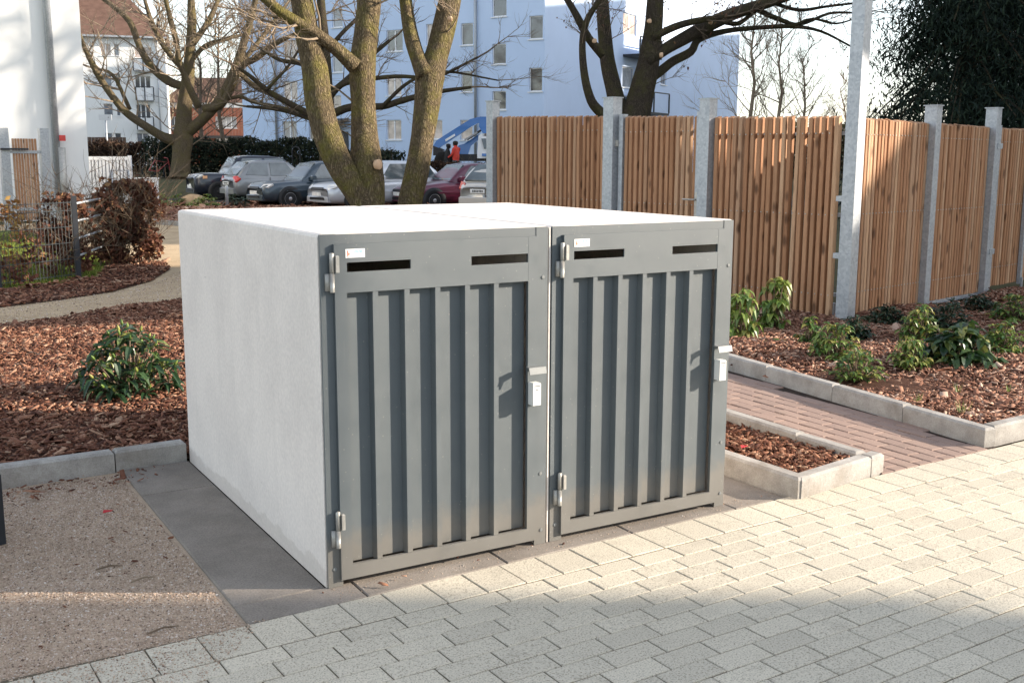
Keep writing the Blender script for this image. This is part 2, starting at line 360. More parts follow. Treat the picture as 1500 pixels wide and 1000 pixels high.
# brown brick path between the two kerbed beds
bp = sheet('brick_path', [(2.97,sy(2.97)+.004),(3.93,sy(3.93)+.004),(4.16,2.9),(4.3,4.5),(3.0,4.5)], -.011, MAT['joint_dark'])
BR = MB().cbox(-.044,.044,-.0985,.0985,-.05,0,.004).mesh('brick')
for i in range(11):
    for j in range(-1, 22):
        x = 3.0+.0985*i; y = .03+.2*j+(.1 if i % 2 else 0)
        if y-.1 < sy(x)+.004: 
            continue
        if x > 3.86+.075*y or y > 3.6: continue
        o = link('brick', BR, MAT['brick_path'], bp); o.location = (x+random.gauss(0,.002), y, random.uniform(-.003,.001))
        o.rotation_euler = (random.gauss(0,.005), random.gauss(0,.005), random.gauss(0,.008)-.03)
HB = MB().cbox(-.044,.044,-.048,.048,-.05,0,.004).mesh('half_brick')
for i in range(0, 11):
    x = 3.0+.0985*i
    if x > 3.87: continue
    y0 = sy(x)+.006; first = .03+(.1 if i % 2 else 0)
    while first-.1 < sy(x)+.004: first += .2
    gap = first-.1-y0
    if gap > .03:
        o = link('brick', HB, MAT['brick_path'], bp); o.scale = (1, (gap-.006)/.096, 1); o.location = (x, y0+gap/2, -.001); o.rotation_euler = (0,0,-.02)
# dark pad under the bin shelters
pad = sheet('concrete_pad', [(-.34,sy(-.34)+.005),(2.24,sy(2.24)+.005),(2.24,2.0),(-.34,2.0)], -.05, MAT['joint_dark'])
def pslab(x0, x1, y0, y1, y0b=None):
    m = MB(); c = .004; y0b = y0 if y0b is None else y0b
    P = [(x0,y0),(x1,y0b),(x1,y1),(x0,y1)]; Q = [(x0+c,y0+c),(x1-c,y0b+c),(x1-c,y1-c),(x0+c,y1-c)]
    m.add([(x,y,-.049) for x,y in P]+[(x,y,-.005) for x,y in P]+[(x,y,-.001) for x,y in Q],
          [(8,9,10,11)]+[f for i in range(4) for f in ((i,(i+1)%4,(i+1)%4+4,i+4),(i+4,(i+1)%4+4,(i+1)%4+8,i+8))])
    m.build('slab', MAT['slab'], pad)
e = .007
pslab(-.34,-.0015,1.475,1.95); pslab(-.34,-.0015,.02,1.469)
pslab(-.34,.10,sy(-.34)+e,.014,sy(.10)+e)
for a, b in ((.106,.70),(.706,1.33),(1.336,1.93)): pslab(a,b,sy(a)+e,.30,sy(b)+e)
pslab(1.936,2.24,sy(1.936)+e,1.95,sy(2.24)+e)

# ------------------------------------------------------------------ kerbs
def kerb_run(parent, a, b, w, n, h=.10, side=1, gap=.006, end=None):
    a = Vector((*a,0)); b = Vector((*b,0)); L = (b-a).length; t = (b-a)/L; nrm = Vector((-t.y,t.x,0))*side
    cuts = end or [L*i/n for i in range(n+1)]
    for i in range(len(cuts)-1):
        l = cuts[i+1]-cuts[i]-gap; m = MB(); c = .012
        q = MB().cbox(0, l, 0, w, -.12, 0, c); m.add([(x, (y if side > 0 else -y), z) for x, y, z in q.v], q.f if side > 0 else [f[::-1] for f in q.f])
        o = m.build('kerb_stone', MAT['kerb'], parent)
        p = a+t*(cuts[i]+gap/2); o.location = (p.x, p.y, h+random.uniform(-.003,.003)); o.rotation_euler = (random.gauss(0,.006), random.gauss(0,.003), math.atan2(t.y,t.x)+random.gauss(0,.002))
def kerb(name='kerb'):
    o = bpy.data.objects.new(name, None); COL.objects.link(o); return struct(o)
k1 = kerb(); kerb_run(k1, (-.005,1.965), (-3.2,1.89), .08, 4, side=-1, end=[0,.36,1.10,1.9,2.7])
k2 = kerb()   # small planter beside the shelter
kerb_run(k2, (2.27,-.125), (2.19,2.0), .075, 3, side=-1, end=[0,.72,1.4,2.1])
kerb_run(k2, (2.275,-.13), (2.99,-.015), .075, 1, side=1, end=[.012,.60,.715])
kerb_run(k2, (2.94,.062), (2.98,2.6), .075, 3, side=1, end=[0,.42,1.1,1.85,2.5])
k3 = kerb()   # big bed to the right
kerb_run(k3, (3.86,.035), (4.32,3.9), .08, 4, side=-1, end=[0,.62,1.25,1.95,2.7,3.45])
kerb_run(k3, (3.95,.045), (9.0,.20), .08, 6, side=1)
k4 = kerb(); kerb_run(k4, (3.2,25.2), (5.3,20.0), .10, 5, side=-1)

# ------------------------------------------------------------------ mulch, grit, lawn
def inside(poly, X, Y):
    r = np.zeros(len(X), bool); n = len(poly); j = n-1
    for i in range(n):
        xi, yi = poly[i]; xj, yj = poly[j]
        c = ((yi > Y) != (yj > Y)) & (X < (xj-xi)*(Y-yi)/(yj-yi+1e-12)+xi); r ^= c; j = i
    return r
def scatter(poly, dens):
    P = np.array(poly); a, b = P.min(0), P.max(0); n = int((b-a).prod()*dens)
    X = RNG.uniform(a[0], b[0], n); Y = RNG.uniform(a[1], b[1], n); k = inside(poly, X, Y); return X[k], Y[k]
def chip_bed(name, poly, dens, z, mat, size=1., label='', spread=.03, zf=None):
    X, Y = scatter(poly, dens); n = len(X)
    L = RNG.gamma(1.7, .020, n)*size+.008*size; W = L*RNG.uniform(.18,.45,n); T = RNG.uniform(.002,.005,n)*size
    th = RNG.uniform(0,2*PI,n); ti = RNG.normal(0,.28,n); ro = RNG.normal(0,.35,n)
    ux = np.stack([np.cos(th)*np.cos(ti), np.sin(th)*np.cos(ti), np.sin(ti)],1)
    vx = np.stack([-np.sin(th)*np.cos(ro), np.cos(th)*np.cos(ro), np.sin(ro)],1); wx = np.cross(ux, vx)
    zz = z+RNG.uniform(0, spread, n) + .02*np.sin(X*3.1)*np.cos(Y*2.3)
    if zf is not None: zz = zz+zf(X,Y)
    c = np.stack([X,Y,zz],1)
    cor = [(-.5,-.25),(.1,-.5),(.5,-.1),(.35,.4),(-.35,.5)]
    up = [c+ux*(a*L*2)[:,None]*.5*2*.5+vx*(b*W*2)[:,None]*.5 + wx*T[:,None] for a,b in cor]
    dn = [c+ux*(a*L*2)[:,None]*.5*2*.5+vx*(b*W*2)[:,None]*.5 - wx*T[:,None] for a,b in cor]
    V = np.stack(up+dn,1).reshape(-1,3); base = (np.arange(n)*10)[:,None]
    quads = [(0,1,2,3),(0,3,4,4)]; tris = [(0,1,2),(0,2,3),(0,3,4)]
    for i in range(5):
        j = (i+1)%5; tris += [(i+5,j+5,j),(i+5,j,i)]
    F = (base[:,:,None]+np.array(tris)[None]).reshape(-1,3)
    o = link(name, np_mesh(name, V, F), mat); return tag(o, label, 'bark mulch', None, 'stuff')
def bed_base(name, poly, z): return sheet(name, poly, z, MAT['soil'])
LB = [(-5,1.95),(-.02,2.05),(.05,1.98),(2.1,1.98),(2.2,5),(3.4,8),(3.0,9.2),(1.75,8.52),(.95,8.02),(.3,7.55),(-.37,7.12),(-2.2,6.1),(-5,5)]
bed_base('planting_bed', LB, .012)
chip_bed('bark_mulch', [(-2.0,2.03),(-.01,2.085),(.01,1.97),(.35,2.0),(1.2,5),(2.4,8),(2.4,8.8),(1.75,8.5),(.95,8.0),(.3,7.52),(-.37,7.1),(-1.7,6.3),(-2.0,5.8)], 3400, .016, MAT['chips'], .78, 'reddish brown bark mulch left of the white shelter around the rhododendron')
PB = [(2.34,-.04),(2.93,.05),(2.96,2.3),(2.25,2.0)]
bed_base('planter_soil', PB, .03); chip_bed('bark_mulch', PB, 4200, .035, MAT['chips'], .7, 'bark mulch filling the small kerbed planter beside the shelter')
RB = [(3.95,.12),(9.5,.30),(11,4.3),(8,3.85),(6.75,3.66),(6.0,6.7),(5.8,7.6),(4.4,7.6),(4.2,3)]
bed_base('planting_bed', RB, .03)
chip_bed('bark_mulch', RB, 2600, .034, MAT['chips_pale'], .85, 'brown bark mulch under the shrubs in front of the slatted fence', zf=lambda X,Y: .02*np.sin(X*1.7+Y*2.2))
HBED = [(-3.2,7.3),(-.2,8.72),(.4,9.02),(1.05,9.48),(1.7,10.38),(2.25,11.7),(2.45,12.8),(1.9,13.6),(1.2,11.2),(.6,10.6),(-.1,10.15),(-3.2,8.8)]
bed_base('hedge_bed', HBED, .004); chip_bed('bark_mulch', HBED, 700, .008, MAT['chips'], 1.2, 'dark bark mulch along the foot of the wire fence')
FBED = [(5.2,20.3),(3.4,25),(6.2,33),(13,30.5),(18,24),(9,20)]
bed_base('far_bed', FBED, .004); chip_bed('bark_mulch', FBED, 130, .01, MAT['chips_pale'], 3, 'distant bark mulch bed in front of the parked cars')
sheet('lawn', [(-8,6.8),(-3.2,8.6),(-.1,10.05),(.6,10.5),(1.2,11.1),(1.9,13.7),(1.5,21.5),(-9,16)], -.002, MAT['lawn'])
def grass(name, poly, dens, h, z, label, w=.006):
    X, Y = scatter(poly, dens); n = len(X); th = RNG.uniform(0,2*PI,n); hh = RNG.uniform(.5,1.2,n)*h; ln = RNG.normal(0,.4,(n,2))*hh[:,None]
    c = np.stack([X,Y,np.full(n,z)],1); sx = np.stack([np.cos(th),np.sin(th),0*th],1)*w
    V = np.stack([c-sx,c+sx,c+np.concatenate([ln,hh[:,None]],1)],1).reshape(-1,3)
    return tag(link(name, np_mesh(name, V, (np.arange(n)*3)[:,None]+np.arange(3)[None]), MAT['grass']), label, 'grass', None, 'stuff')
grass('lawn_grass', [(-3.4,8.9),(-.1,10.2),(.6,10.65),(1.2,11.3),(1.8,13.5),(1.5,20),(-4,15)], 900, .07, -.002, 'short green lawn grass behind the wire mesh fence', .007)
def pebbles(name, poly, dens, z, smin, smax, label):
    X, Y = scatter(poly, dens); n = len(X); s = RNG.uniform(smin,smax,n)*RNG.uniform(.5,1,n)
    d = np.array([(1,0,0),(-1,0,0),(0,1,0),(0,-1,0),(0,0,1),(0,0,-1)],float)
    ax = RNG.uniform(.6,1.3,(n,3))*s[:,None]; ax[:,2] *= .7; th = RNG.uniform(0,2*PI,n)
    P = d[None]*ax[:,None,:]; co, si = np.cos(th)[:,None], np.sin(th)[:,None]
    V = np.stack([P[...,0]*co-P[...,1]*si+X[:,None], P[...,0]*si+P[...,1]*co+Y[:,None], P[...,2]+z],2).reshape(-1,3)
    F = ((np.arange(n)*6)[:,None,None]+np.array([(0,2,4),(2,1,4),(1,3,4),(3,0,4),(2,0,5),(1,2,5),(3,1,5),(0,3,5)])[None]).reshape(-1,3)
    return tag(link(name, np_mesh(name, V, F), MAT['pebbles']), label, 'gravel', None, 'stuff')
pebbles('loose_gravel', [(-1.8,-.35),(-.35,-.13),(-.36,1.93),(-2.2,1.88)], 26000, -.012, .002, .0065, 'fine beige gravel beside the dark pad at lower left')
pebbles('loose_gravel', [(-1.8,-.9),(-.95,-.9),(-.45,-.34),(-.27,-.14),(-1.3,-.1)], 9000, .001, .0015, .0055, 'grit strewn over the left end of the pavers')
pebbles('loose_gravel', [(-1,6.8),(1.7,8.5),(2.6,12),(1.7,10.2),(-.6,8.6)], 700, -.004, .004, .012, 'sandy grit on the curving path')
pebbles('loose_gravel', [(0,-.12),(2.2,-.05),(2.2,.02),(0,-.0)], 2200, .0, .001, .004, 'fine grit lying under the shelter doors')

# ------------------------------------------------------------------ the two concrete bin shelters
UW, UD, UH = .957, 1.934, 1.30
def shelter(x0, label, dbl):
    root = thing('bin_shelter', label, 'bin shelter', (x0,0,0), 0, 'concrete bin shelters standing side by side')
    m = MB(); w, c = .085, .014
    # outer shell with rounded top edges, hollow inside, open at the front
    X0, X1, Y0, Y1 = 0, UW, .004, UD
    m.add([(X0,Y0,0),(X1,Y0,0),(X1,Y1,0),(X0,Y1,0),(X0,Y0,UH-c),(X1,Y0,UH-c),(X1,Y1,UH-c),(X0,Y1,UH-c),
           (X0+c*.35,Y0,UH-c*.3),(X1-c*.35,Y0,UH-c*.3),(X1-c*.35,Y1-c*.35,UH-c*.3),(X0+c*.35,Y1-c*.35,UH-c*.3),
           (X0+c*1.2,Y0,UH),(X1-c*1.2,Y0,UH),(X1-c*1.2,Y1-c*1.2,UH),(X0+c*1.2,Y1-c*1.2,UH),
           (X0+.05,Y0,0),(X1-.05,Y0,0),(X1-.05,Y0,UH-.05),(X0+.05,Y0,UH-.05),
           (X0+w,Y1-w,0),(X1-w,Y1-w,0),(X1-w,Y1-w,UH-w),(X0+w,Y1-w,UH-w),
           (X0+.05,Y0+.06,0),(X1-.05,Y0+.06,0),(X1-.05,Y0+.06,UH-.05),(X0+.05,Y0+.06,UH-.05)],
          [(1,2,6,5),(2,3,7,6),(3,0,4,7),(5,6,10,9),(6,7,11,10),(7,4,8,11),(9,10,14,13),(10,11,15,14),(11,8,12,15),(12,13,14,15),
           (0,16,19,4),(17,1,5,18),(19,18,5,4),(4,5,9,8),(8,9,13,12),
           (16,24,27,19),(24,20,23,27),(18,26,25,17),(26,22,21,25),(19,27,26,18),(27,23,22,26),(20,21,22,23)])
    m.build('concrete_body', MAT['concrete'], root)
    st = MAT['steel']
    # steel door frame set on the front
    m = MB(); fy0, fy1 = -.008, .002
    m.box(.004,.062,fy0,fy1,.0,UH-.003); m.box(UW-.062,UW-.008,fy0,fy1,.0,UH-.003); m.box(.0622,UW-.0622,fy0+.002,fy1,UH-.045,UH-.004)
    m.build('frame', st, root)
    for bx, bz in ((.03,.07),(UW-.03,.06),(UW-.035,.30),(UW-.03,1.10)): MB().lathe(Vector((bx,fy0,bz)), Vector((0,-1,0)), [(.008,0),(.007,.003),(0,.0035)], 8).build('bolt', MAT['handle'], root)
    # door leaf
    S = .011
    d = MB().box(.050,.1065-S,-.024,-.0095,.028,1.263)
    d.box(.861-S,.905-S,-.024,-.0095,.028,1.263)
    d.box(.1066-S,.8609-S,-.024,-.0095,.028,.082)
    top = [(.1066,.8609,1.1975,1.263),(.1066,.8609,1.09,1.1635),(.1066,.1085,1.1635,1.1975),(.357,.609,1.1635,1.1975),(.859,.8609,1.1635,1.1975)]
    for a, b, z0, z1 in top: d.box(a-S,b-S,-.0235,-.0145,z0,z1)
    door = d.build('door', st, root)
    lip = MB()
    for a, b in ((.1085,.357),(.609,.859)):
        lip.box(a-S,b-S,-.014,-.001,1.1575,1.1605); lip.box(a-S,b-S,-.014,-.001,1.1995,1.2025)
    lip.build('slot_lip', st, door)
    # trapezoidal sheet: floor set back, narrow ribs forward
    F0, F1 = .008, -.0215
    pts = [(.1068-S,F0)]; p = (.861-.107)/6
    for k in range(1,6):
        xe = .107-S+p*k; pts += [(xe-.034,F0),(xe-.027,F1),(xe-.006,F1),(xe,F0)]
    pts += [(.8608-S,F0)]
    m = MB(); z0, z1 = .0825, 1.0895; n = len(pts)
    m.add([(x,y,z0) for x,y in pts]+[(x,y,z1) for x,y in pts]+[(x,y+.002,z0) for x,y in pts]+[(x,y+.002,z1) for x,y in pts],
          [(i,i+1,n+i+1,n+i) for i in range(n-1)]+[(3*n+i,3*n+i+1,2*n+i+1,2*n+i) for i in range(n-1)])
    m.build('corrugated_sheet', st, door)
    # hinges: barrel in the gap, narrow leaf on the door
    for hz_ in (1.165, .225):
        m = MB(); m.lathe(Vector((.040,-.026,hz_-.07)), Vector((0,0,1)), [(.008,0),(.0085,.002),(.0085,.066),(.007,.060),(.007,.0705),(.0085,.071),(.0085,.136),(.006,.139)], 12)
        m.box(.018,.039,-.022,-.0085,hz_-.065,hz_-.005)
        h = m.build('hinge', MAT['zinc'], door, True)
        MB().cbox(.0505,.063,-.040,-.0245,hz_+.0,hz_+.060,.003).build('hinge_block', MAT['zinc'], h)
    # bar handle and white lock case
    hb = MB(); z = .747; xa, xb = .822, .900
    hb.add([(xa+.02,-.0245,z+.006),(xb-.005,-.0245,z+.006),(xb,-.078,z+.010),(xa,-.078,z+.010),(xa+.02,-.0245,z+.001),(xb-.005,-.0245,z+.001),(xb,-.078,z+.005),(xa,-.078,z+.005)], [(0,3,2,1),(4,5,6,7),(0,1,5,4),(1,2,6,5),(2,3,7,6),(3,0,4,7)])
    hb.add([(xa,-.0785,z+.010),(xb,-.0785,z+.010),(xb,-.086,z-.016),(xa,-.086,z-.016),(xa,-.0745,z+.004),(xb,-.0745,z+.004),(xb,-.0825,z-.017),(xa,-.0825,z-.017)], [(0,3,2,1),(4,5,6,7),(0,1,5,4),(1,2,6,5),(2,3,7,6),(3,0,4,7)])
    hb.build('handle', MAT['handle'], door)
    lk = MB().cbox(.852,.888,-.062,-.0245,.600,.690,.004); lk = lk.build('lock_case', MAT['white_plastic'], door)
    MB().box(.856,.884,-.0626,-.0621,.676,.679).box(.864,.877,-.0626,-.0621,.6615,.6645).build('lock_slot', MAT['dark'], lk)
    # small white sticker with a red mark and pale blue lettering too worn to read
    sx = .093+dbl; Y0, Y1, Y2 = -.0250, -.0237, -.0256
    sk = MB().box(sx,sx+.073,Y0,Y1,1.214,1.245).build('sticker', MAT['sticker'], door)
    MB().box(sx+.006,sx+.010,Y2,Y0-.0001,1.220,1.240).box(sx+.011,sx+.015,Y2,Y0-.0001,1.224,1.231).build('sticker_mark', MAT['print_red'], sk)
    MB().box(sx+.018,sx+.024,Y2,Y0-.0001,1.229,1.232).box(sx+.006,sx+.013,Y2,Y0-.0001,1.2155,1.2185).build('sticker_mark', MAT['print_grey'], sk)
    bl = MB()
    for i in range(6):
        a = sx+.031+i*.0062; bl.box(a,a+.0011,Y2,Y0-.0001,1.231,1.240); bl.box(a+.0012,a+.0042,Y2,Y0-.0001,1.2385 if i%2 else 1.2345,1.240 if i%2 else 1.236)
        if i in (1,3,4): bl.box(a+.0043,a+.0052,Y2,Y0-.0001,1.231,1.2384)
    bl.build('sticker_lettering', MAT['print_blue'], sk)
    return root
shelter(0, 'left concrete bin shelter with grey steel door and whole white side wall showing', 0)
shelter(UW+.009, 'right concrete bin shelter with grey steel door next to the small kerbed planter', .005)
MB().box(UW+.0015,UW+.0075,-.004,UD-.02,0,UH-.006).build('joint_seal', MAT['concrete'], bpy.data.objects['bin_shelter'])

# ------------------------------------------------------------------ slatted fence enclosure
A = Vector((6.66,3.60,0)); B = Vector((5.66,8.50,0))
e2 = (B-A).normalized(); e1 = Vector((e2.y,-e2.x,0)); UP = Vector((0,0,1))
SLAT_W, SLAT_D = .045, .060
def slat_mesh(h, face):                # batten with a slanted top, deep edge along local y
    m = MB(); a = SLAT_W/2; d = SLAT_D; s = .018; c = .004
    ring = [(-a,c),(-a+c,0),(a-c,0),(a,c),(a,d),(-a,d)]
    zt = [h-s,h-s-.002,h-s-.002,h-s,h,h]
    m.add([(x,y,0) for x,y in ring]+[(x,y,z) for (x,y),z in zip(ring,zt)], [tuple(range(5,-1,-1)),tuple(range(6,12))]+[(i,(i+1)%6,(i+1)%6+6,i+6) for i in range(6)])
    return m.mesh('slat')
def fence_panel(label, o, t, nrm, L, zb, h0, h1, pitch, posts=(), cat='fence', name='slat_fence', bolts=True):
    root = thing(name, label, cat, o)
    n = int(L/pitch); me = slat_mesh(h0-zb, 1); rz = math.atan2(t.y, t.x)+(PI if nrm.dot(Vector((-t.y,t.x,0))) > 0 else 0)
    for i in range(n):
        f = (i+.5)/n; sl_ = link('slat', me, MAT['slat'], root)
        p = t*(f*L)+nrm*(random.gauss(0,.002)); sl_.location = (p.x, p.y, zb+random.gauss(0,.003)); sl_.rotation_euler = (random.gauss(0,.003), random.gauss(0,.003), rz+random.gauss(0,.012))
        sl_.scale = (random.uniform(.94,1.06), 1, (h0+(h1-h0)*f-zb)/(h0-zb))
    for z in (zb+.22, (zb+h0)/2+.03, h0-.16):
        r = MB().obox(Vector((0,0,0)), t, -nrm, UP, (0,L), (.064,.100), (z-.018,z+.018)); r.build('rail', MAT['galv'], root)
        if bolts:
            b = MB()
            for i in range(n): b.obox(t*((i+.5)/n*L), t, nrm, UP, (-.005,.005), (0,.006), (z-.005,z+.005))
            b.build('bolt_row', MAT['zinc'], root)['kind'] = 'stuff'
    return root
def post(root, p, w, h, t, cap=True, name='post', dep=None):
    dep = dep or w
    nrm = Vector((t.y,-t.x,0))
    m = MB().obox(p, t, nrm, UP, (-w/2,w/2), (-dep/2,dep/2), (0,h))
    o = m.build(name, MAT['galv'], root)
    if cap: MB().obox(p, t, nrm, UP, (-w/2-.012,w/2+.012), (-dep/2-.012,dep/2+.012), (h+.0005,h+.012)).build('post_cap', MAT['galv'], o)
    return o
# left side, seen face on: near panel, gate, far panel (normal points left, towards the path)
nl = -e1
p1 = (on_plane(1033,300,A,e1)-A).dot(e2); p2 = (on_plane(893,300,A,e1)-A).dot(e2); p3 = (on_plane(722,300,A,e1)-A).dot(e2)
print('fence stations', p1, p2, p3)
f1 = fence_panel('slatted larch fence panel between the tall square pole and the gate', A+e2*.13, e2, nl, p1-.13-.08, .03, 1.955, 1.985, .0725)
post(f1, e2*(p1-.13), .13, 2.16, e2)
gs, ge = p1+.11, p2-.16
gate = fence_panel('slatted larch gate with steel lever handle between two galvanised posts', A+e2*(gs+.03), e2, nl, ge-gs-.06, .06, 2.0, 2.02, .0725, cat='gate', name='slat_gate')
for x in (0-.03, ge-gs-.03):
    MB().obox(e2*x, e2, nl, UP, (-.028,.028), (-.075,.012), (.06,2.04)).build('gate_frame', MAT['galv'], gate)
MB().obox(e2*(-.03), e2, nl, UP, (-.02,.02), (.0125,.018), (.94,1.20)).build('lock_plate', MAT['zinc'], gate)
MB().tube([e2*(-.03)+nl*.018+UP*1.12, e2*(-.03)+nl*.06+UP*1.12], .009, 8).tube([e2*(-.03)+nl*.06+UP*1.12, e2*.12+nl*.06+UP*1.12], .009, 8).build('lever_handle', MAT['zinc'], gate)
for z in (1.72, .35): MB().obox(e2*(ge-gs-.03), e2, nl, UP, (.0285,.15), (-.012,.03), (z-.035,z+.035)).build('gate_hinge', MAT['zinc'], gate)
cl = MB().obox(e2*(-.03), e2, nl, UP, (-.085,-.03), (-.03,.02), (.5,1.35)); cl.build('gate_closer', MAT['galv'], gate)
MB().obox(e2*(-.03), e2, nl, UP, (-.07,-.04), (-.02,.0195), (1.64,1.70)).build('red_marker', simple('red_marker', (.5,.03,.03), .5), gate)
f2 = fence_panel('slatted larch fence panel at the far left end of the enclosure', A+e2*(p2+.10), e2, nl, p3-p2-.17, .05, 2.03, 2.07, .0725)
post(f2, e2*(-.12), .15, 2.22, e2); post(f2, e2*(p3-p2-.10-.0), .12, 2.25, e2)
# right side
nr = -e2
r1 = (on_ground(1358,452)-A).dot(e1); r2 = (on_ground(1450,436)-A).dot(e1)
f3 = fence_panel('slatted larch fence bay just right of the tall square pole', A+e1*.12, e1, nr, r1-.12-.05, .06, 1.945, 1.93, .060)
post(f3, e1*(r1-.12), .115, 2.09, e1, dep=.13)
f4 = fence_panel('slatted larch fence bay second to the right of the pole', A+e1*(r1+.09), e1, nr, r2-r1-.14, .06, 1.93, 1.915, .060)
post(f4, e1*(r2-r1-.09), .115, 2.11, e1, dep=.13)
g2 = fence_panel('slatted larch double gate at the right edge of the picture', A+e1*(r2+.10), e1, nr, 2.4, .10, 1.91, 1.90, .0665, cat='gate', name='slat_gate')
for x in (.0, .86, 1.75): MB().obox(e1*x-nr*0, e1, nr, UP, (-.025,.025), (.0105,.05), (.08,1.93)).build('gate_frame', MAT['galv'], g2)
for z in (1.70, .52): MB().obox(e1*.0, e1, nr, UP, (-.10,.02), (.052,.075), (z-.03,z+.03)).build('gate_hinge', MAT['galv'], g2)
MB().obox(e1*.86, e1, nr, UP, (.026,.10), (.02,.05), (1.02,1.04)).build('lever_handle', MAT['galv'], g2)
MB().obox(e1*.86, e1, nr, UP, (-.012,.012), (.052,.072), (.0,.16)).build('drop_bolt', MAT['galv'], g2)
for pr_, nm in ((f3,0),(f4,0)):
    MB().obox(Vector((0,0,0)), e1, nr, UP, (0,1.35), (-.02,.02), (-.02,.055)).build('base_board', MAT['galv'], pr_)
MB().obox(Vector((0,0,0)), e2, nl, UP, (0,p1-.25), (-.09,-.055), (.02,.17)).build('base_board', MAT['galv'], f1)
# back of the enclosure
fence_panel('slatted larch fence closing the rear of the enclosure', A+e2*(p3+.1), e1, nr, 5.0, .05, 2.0, 2.0, .12, bolts=False)
pole = thing('square_steel_pole', 'very tall square galvanised pole at the fence corner running out of the picture', 'pole', A-e1*.03-e2*.05, math.atan2(e1.y,e1.x)-.0)
MB().box(-.075,.055,-.065,.065,-.05,7.5).build('pole_shaft', MAT['galv'], pole)
MB().box(-.12,.10,-.11,.11,-.01,.012).build('base_plate', MAT['galv'], pole)
for z in (1.16, .62):
    MB().box(-.05,-.005,.0655,.14,z,z+.05).build('bracket', MAT['galv'], pole)

# ------------------------------------------------------------------ shrubs
def leaf_geo(m, o, d, up, L, W, fold=.25, droop=.3):
    d = d.normalized(); s = d.cross(up)
    if s.length < 1e-4: s = d.orthogonal()
    s.normalize(); n = s.cross(d).normalized()
    a = o; b = o+d*L*.35+n*L*.05; c = o+d*L*.75-UP*L*droop*.35; t = o+d*L-UP*L*droop
    V = [a, b+s*W*.5+n*W*fold, b, b-s*W*.5+n*W*fold, c+s*W*.42+n*W*fold, c, c-s*W*.42+n*W*fold, t]
    return m.add(V, [(0,2,1),(0,3,2),(1,2,5,4),(2,3,6,5),(4,5,7),(5,6,7)])
def shrub(name, label, cat, p, w, h, n, L, W, mat, droop=.35, pieces=False, group=None, stemcol='twig', upright=0., buds=False, whorl=8):
    root = thing(name, label, cat, p, random.uniform(0,6), group)
    st = MB(); lf = MB(); tips = []; bd = MB()
    for i in range(n):
        a = i*2.4+random.uniform(-.3,.3); q = math.sqrt((i+.6)/n); r = w/2*q*random.uniform(.75,1.0)
        z = h*(1-.75*q*q)*random.uniform(.72,1.0) if not upright else h*random.uniform(.25,1)
        if i % 3 == 2: z *= random.uniform(.3,.65)
        tip = Vector((math.cos(a)*r, math.sin(a)*r, max(.05,z-L*.15)))
        tips.append((tip, Vector((math.cos(a)*q*.8, math.sin(a)*q*.8, .8)).normalized()))
        st.tube([Vector((random.gauss(0,.012),random.gauss(0,.012),-.02)), Vector((tip.x*.55,tip.y*.55,tip.z*.45)), tip], [.009,.006,.004], 5)
    st.build('stem', MAT[stemcol], root, True)
    shared = [leaf_geo(MB(), Vector((0,0,0)), Vector((1,0,.0)), UP, L*k, W, .2, dr).mesh('leaf') for k, dr in ((1,.25),(.85,.5),(1.1,.1),(.95,.4))] if pieces else None
    cnt = 0
    for tip, ax in tips:
        k = random.randint(whorl-2, whorl+1)
        if buds: bd.lathe(tip+ax*.005, ax, [(.003,0),(.010,.014),(.008,.030),(0,.045)], 6)
        for j in range(k):
            th = 2*PI*j/k+random.uniform(-.3,.3); side = Vector((math.cos(th), math.sin(th), 0))
            d = (side*1.0+ax*(random.uniform(-.55,.45) if pieces else random.uniform(.0,.7))).normalized(); s = random.uniform(.75,1.1); o = tip-ax*random.uniform(0,.05)
            if pieces and cnt < 280:
                ob = link('leaf', random.choice(shared), mat, root); ob.location = o
                q = d.to_track_quat('X','Z'); ob.rotation_mode = 'QUATERNION'; ob.rotation_quaternion = q @ Quaternion((1,0,0), random.gauss(0,.3)); ob.scale = (s,s,s); cnt += 1
            else: leaf_geo(lf, o, d, UP, L*s, W*s, .22, droop*random.uniform(.5,1.6))
    if lf.f: o = lf.build('foliage', mat, root, False); o['kind'] = 'stuff'
    if buds: bd.build('flower_buds', MAT['leaf_light'], root, True)['kind'] = 'stuff'
    return root
random.seed(21)
def leaf_obj(name, stops):             # per-object colour for single leaves
    s = NM(name, .36, .5); oi = s.n('ShaderNodeObjectInfo'); c = s.ramp(oi.outputs['Random'], stops); s.col(c)
    tr = s.n('ShaderNodeBsdfTranslucent'); s.l(c, tr.inputs[0]); mx = s.n('ShaderNodeMixShader'); mx.inputs[0].default_value = .2
    s.l(s.b.outputs[0], mx.inputs[1]); s.l(tr.outputs[0], mx.inputs[2]); s.l(mx.outputs[0], s.t.nodes['Material Output'].inputs[0]); return s.m
MAT['rhodo'] = leaf_obj('rhododendron_leaf_single', [(0,(.014,.038,.016)),(.5,(.034,.075,.024)),(.82,(.085,.13,.035)),(1,(.28,.28,.08))])
pg = on_ground(190,577,.03)
shrub('rhododendron', 'bushy rhododendron with long drooping leaves left of the white concrete wall', 'shrub', pg, .68, .52, 52, .13, .036, MAT['rhodo'], .4, True, buds=True, whorl=8)
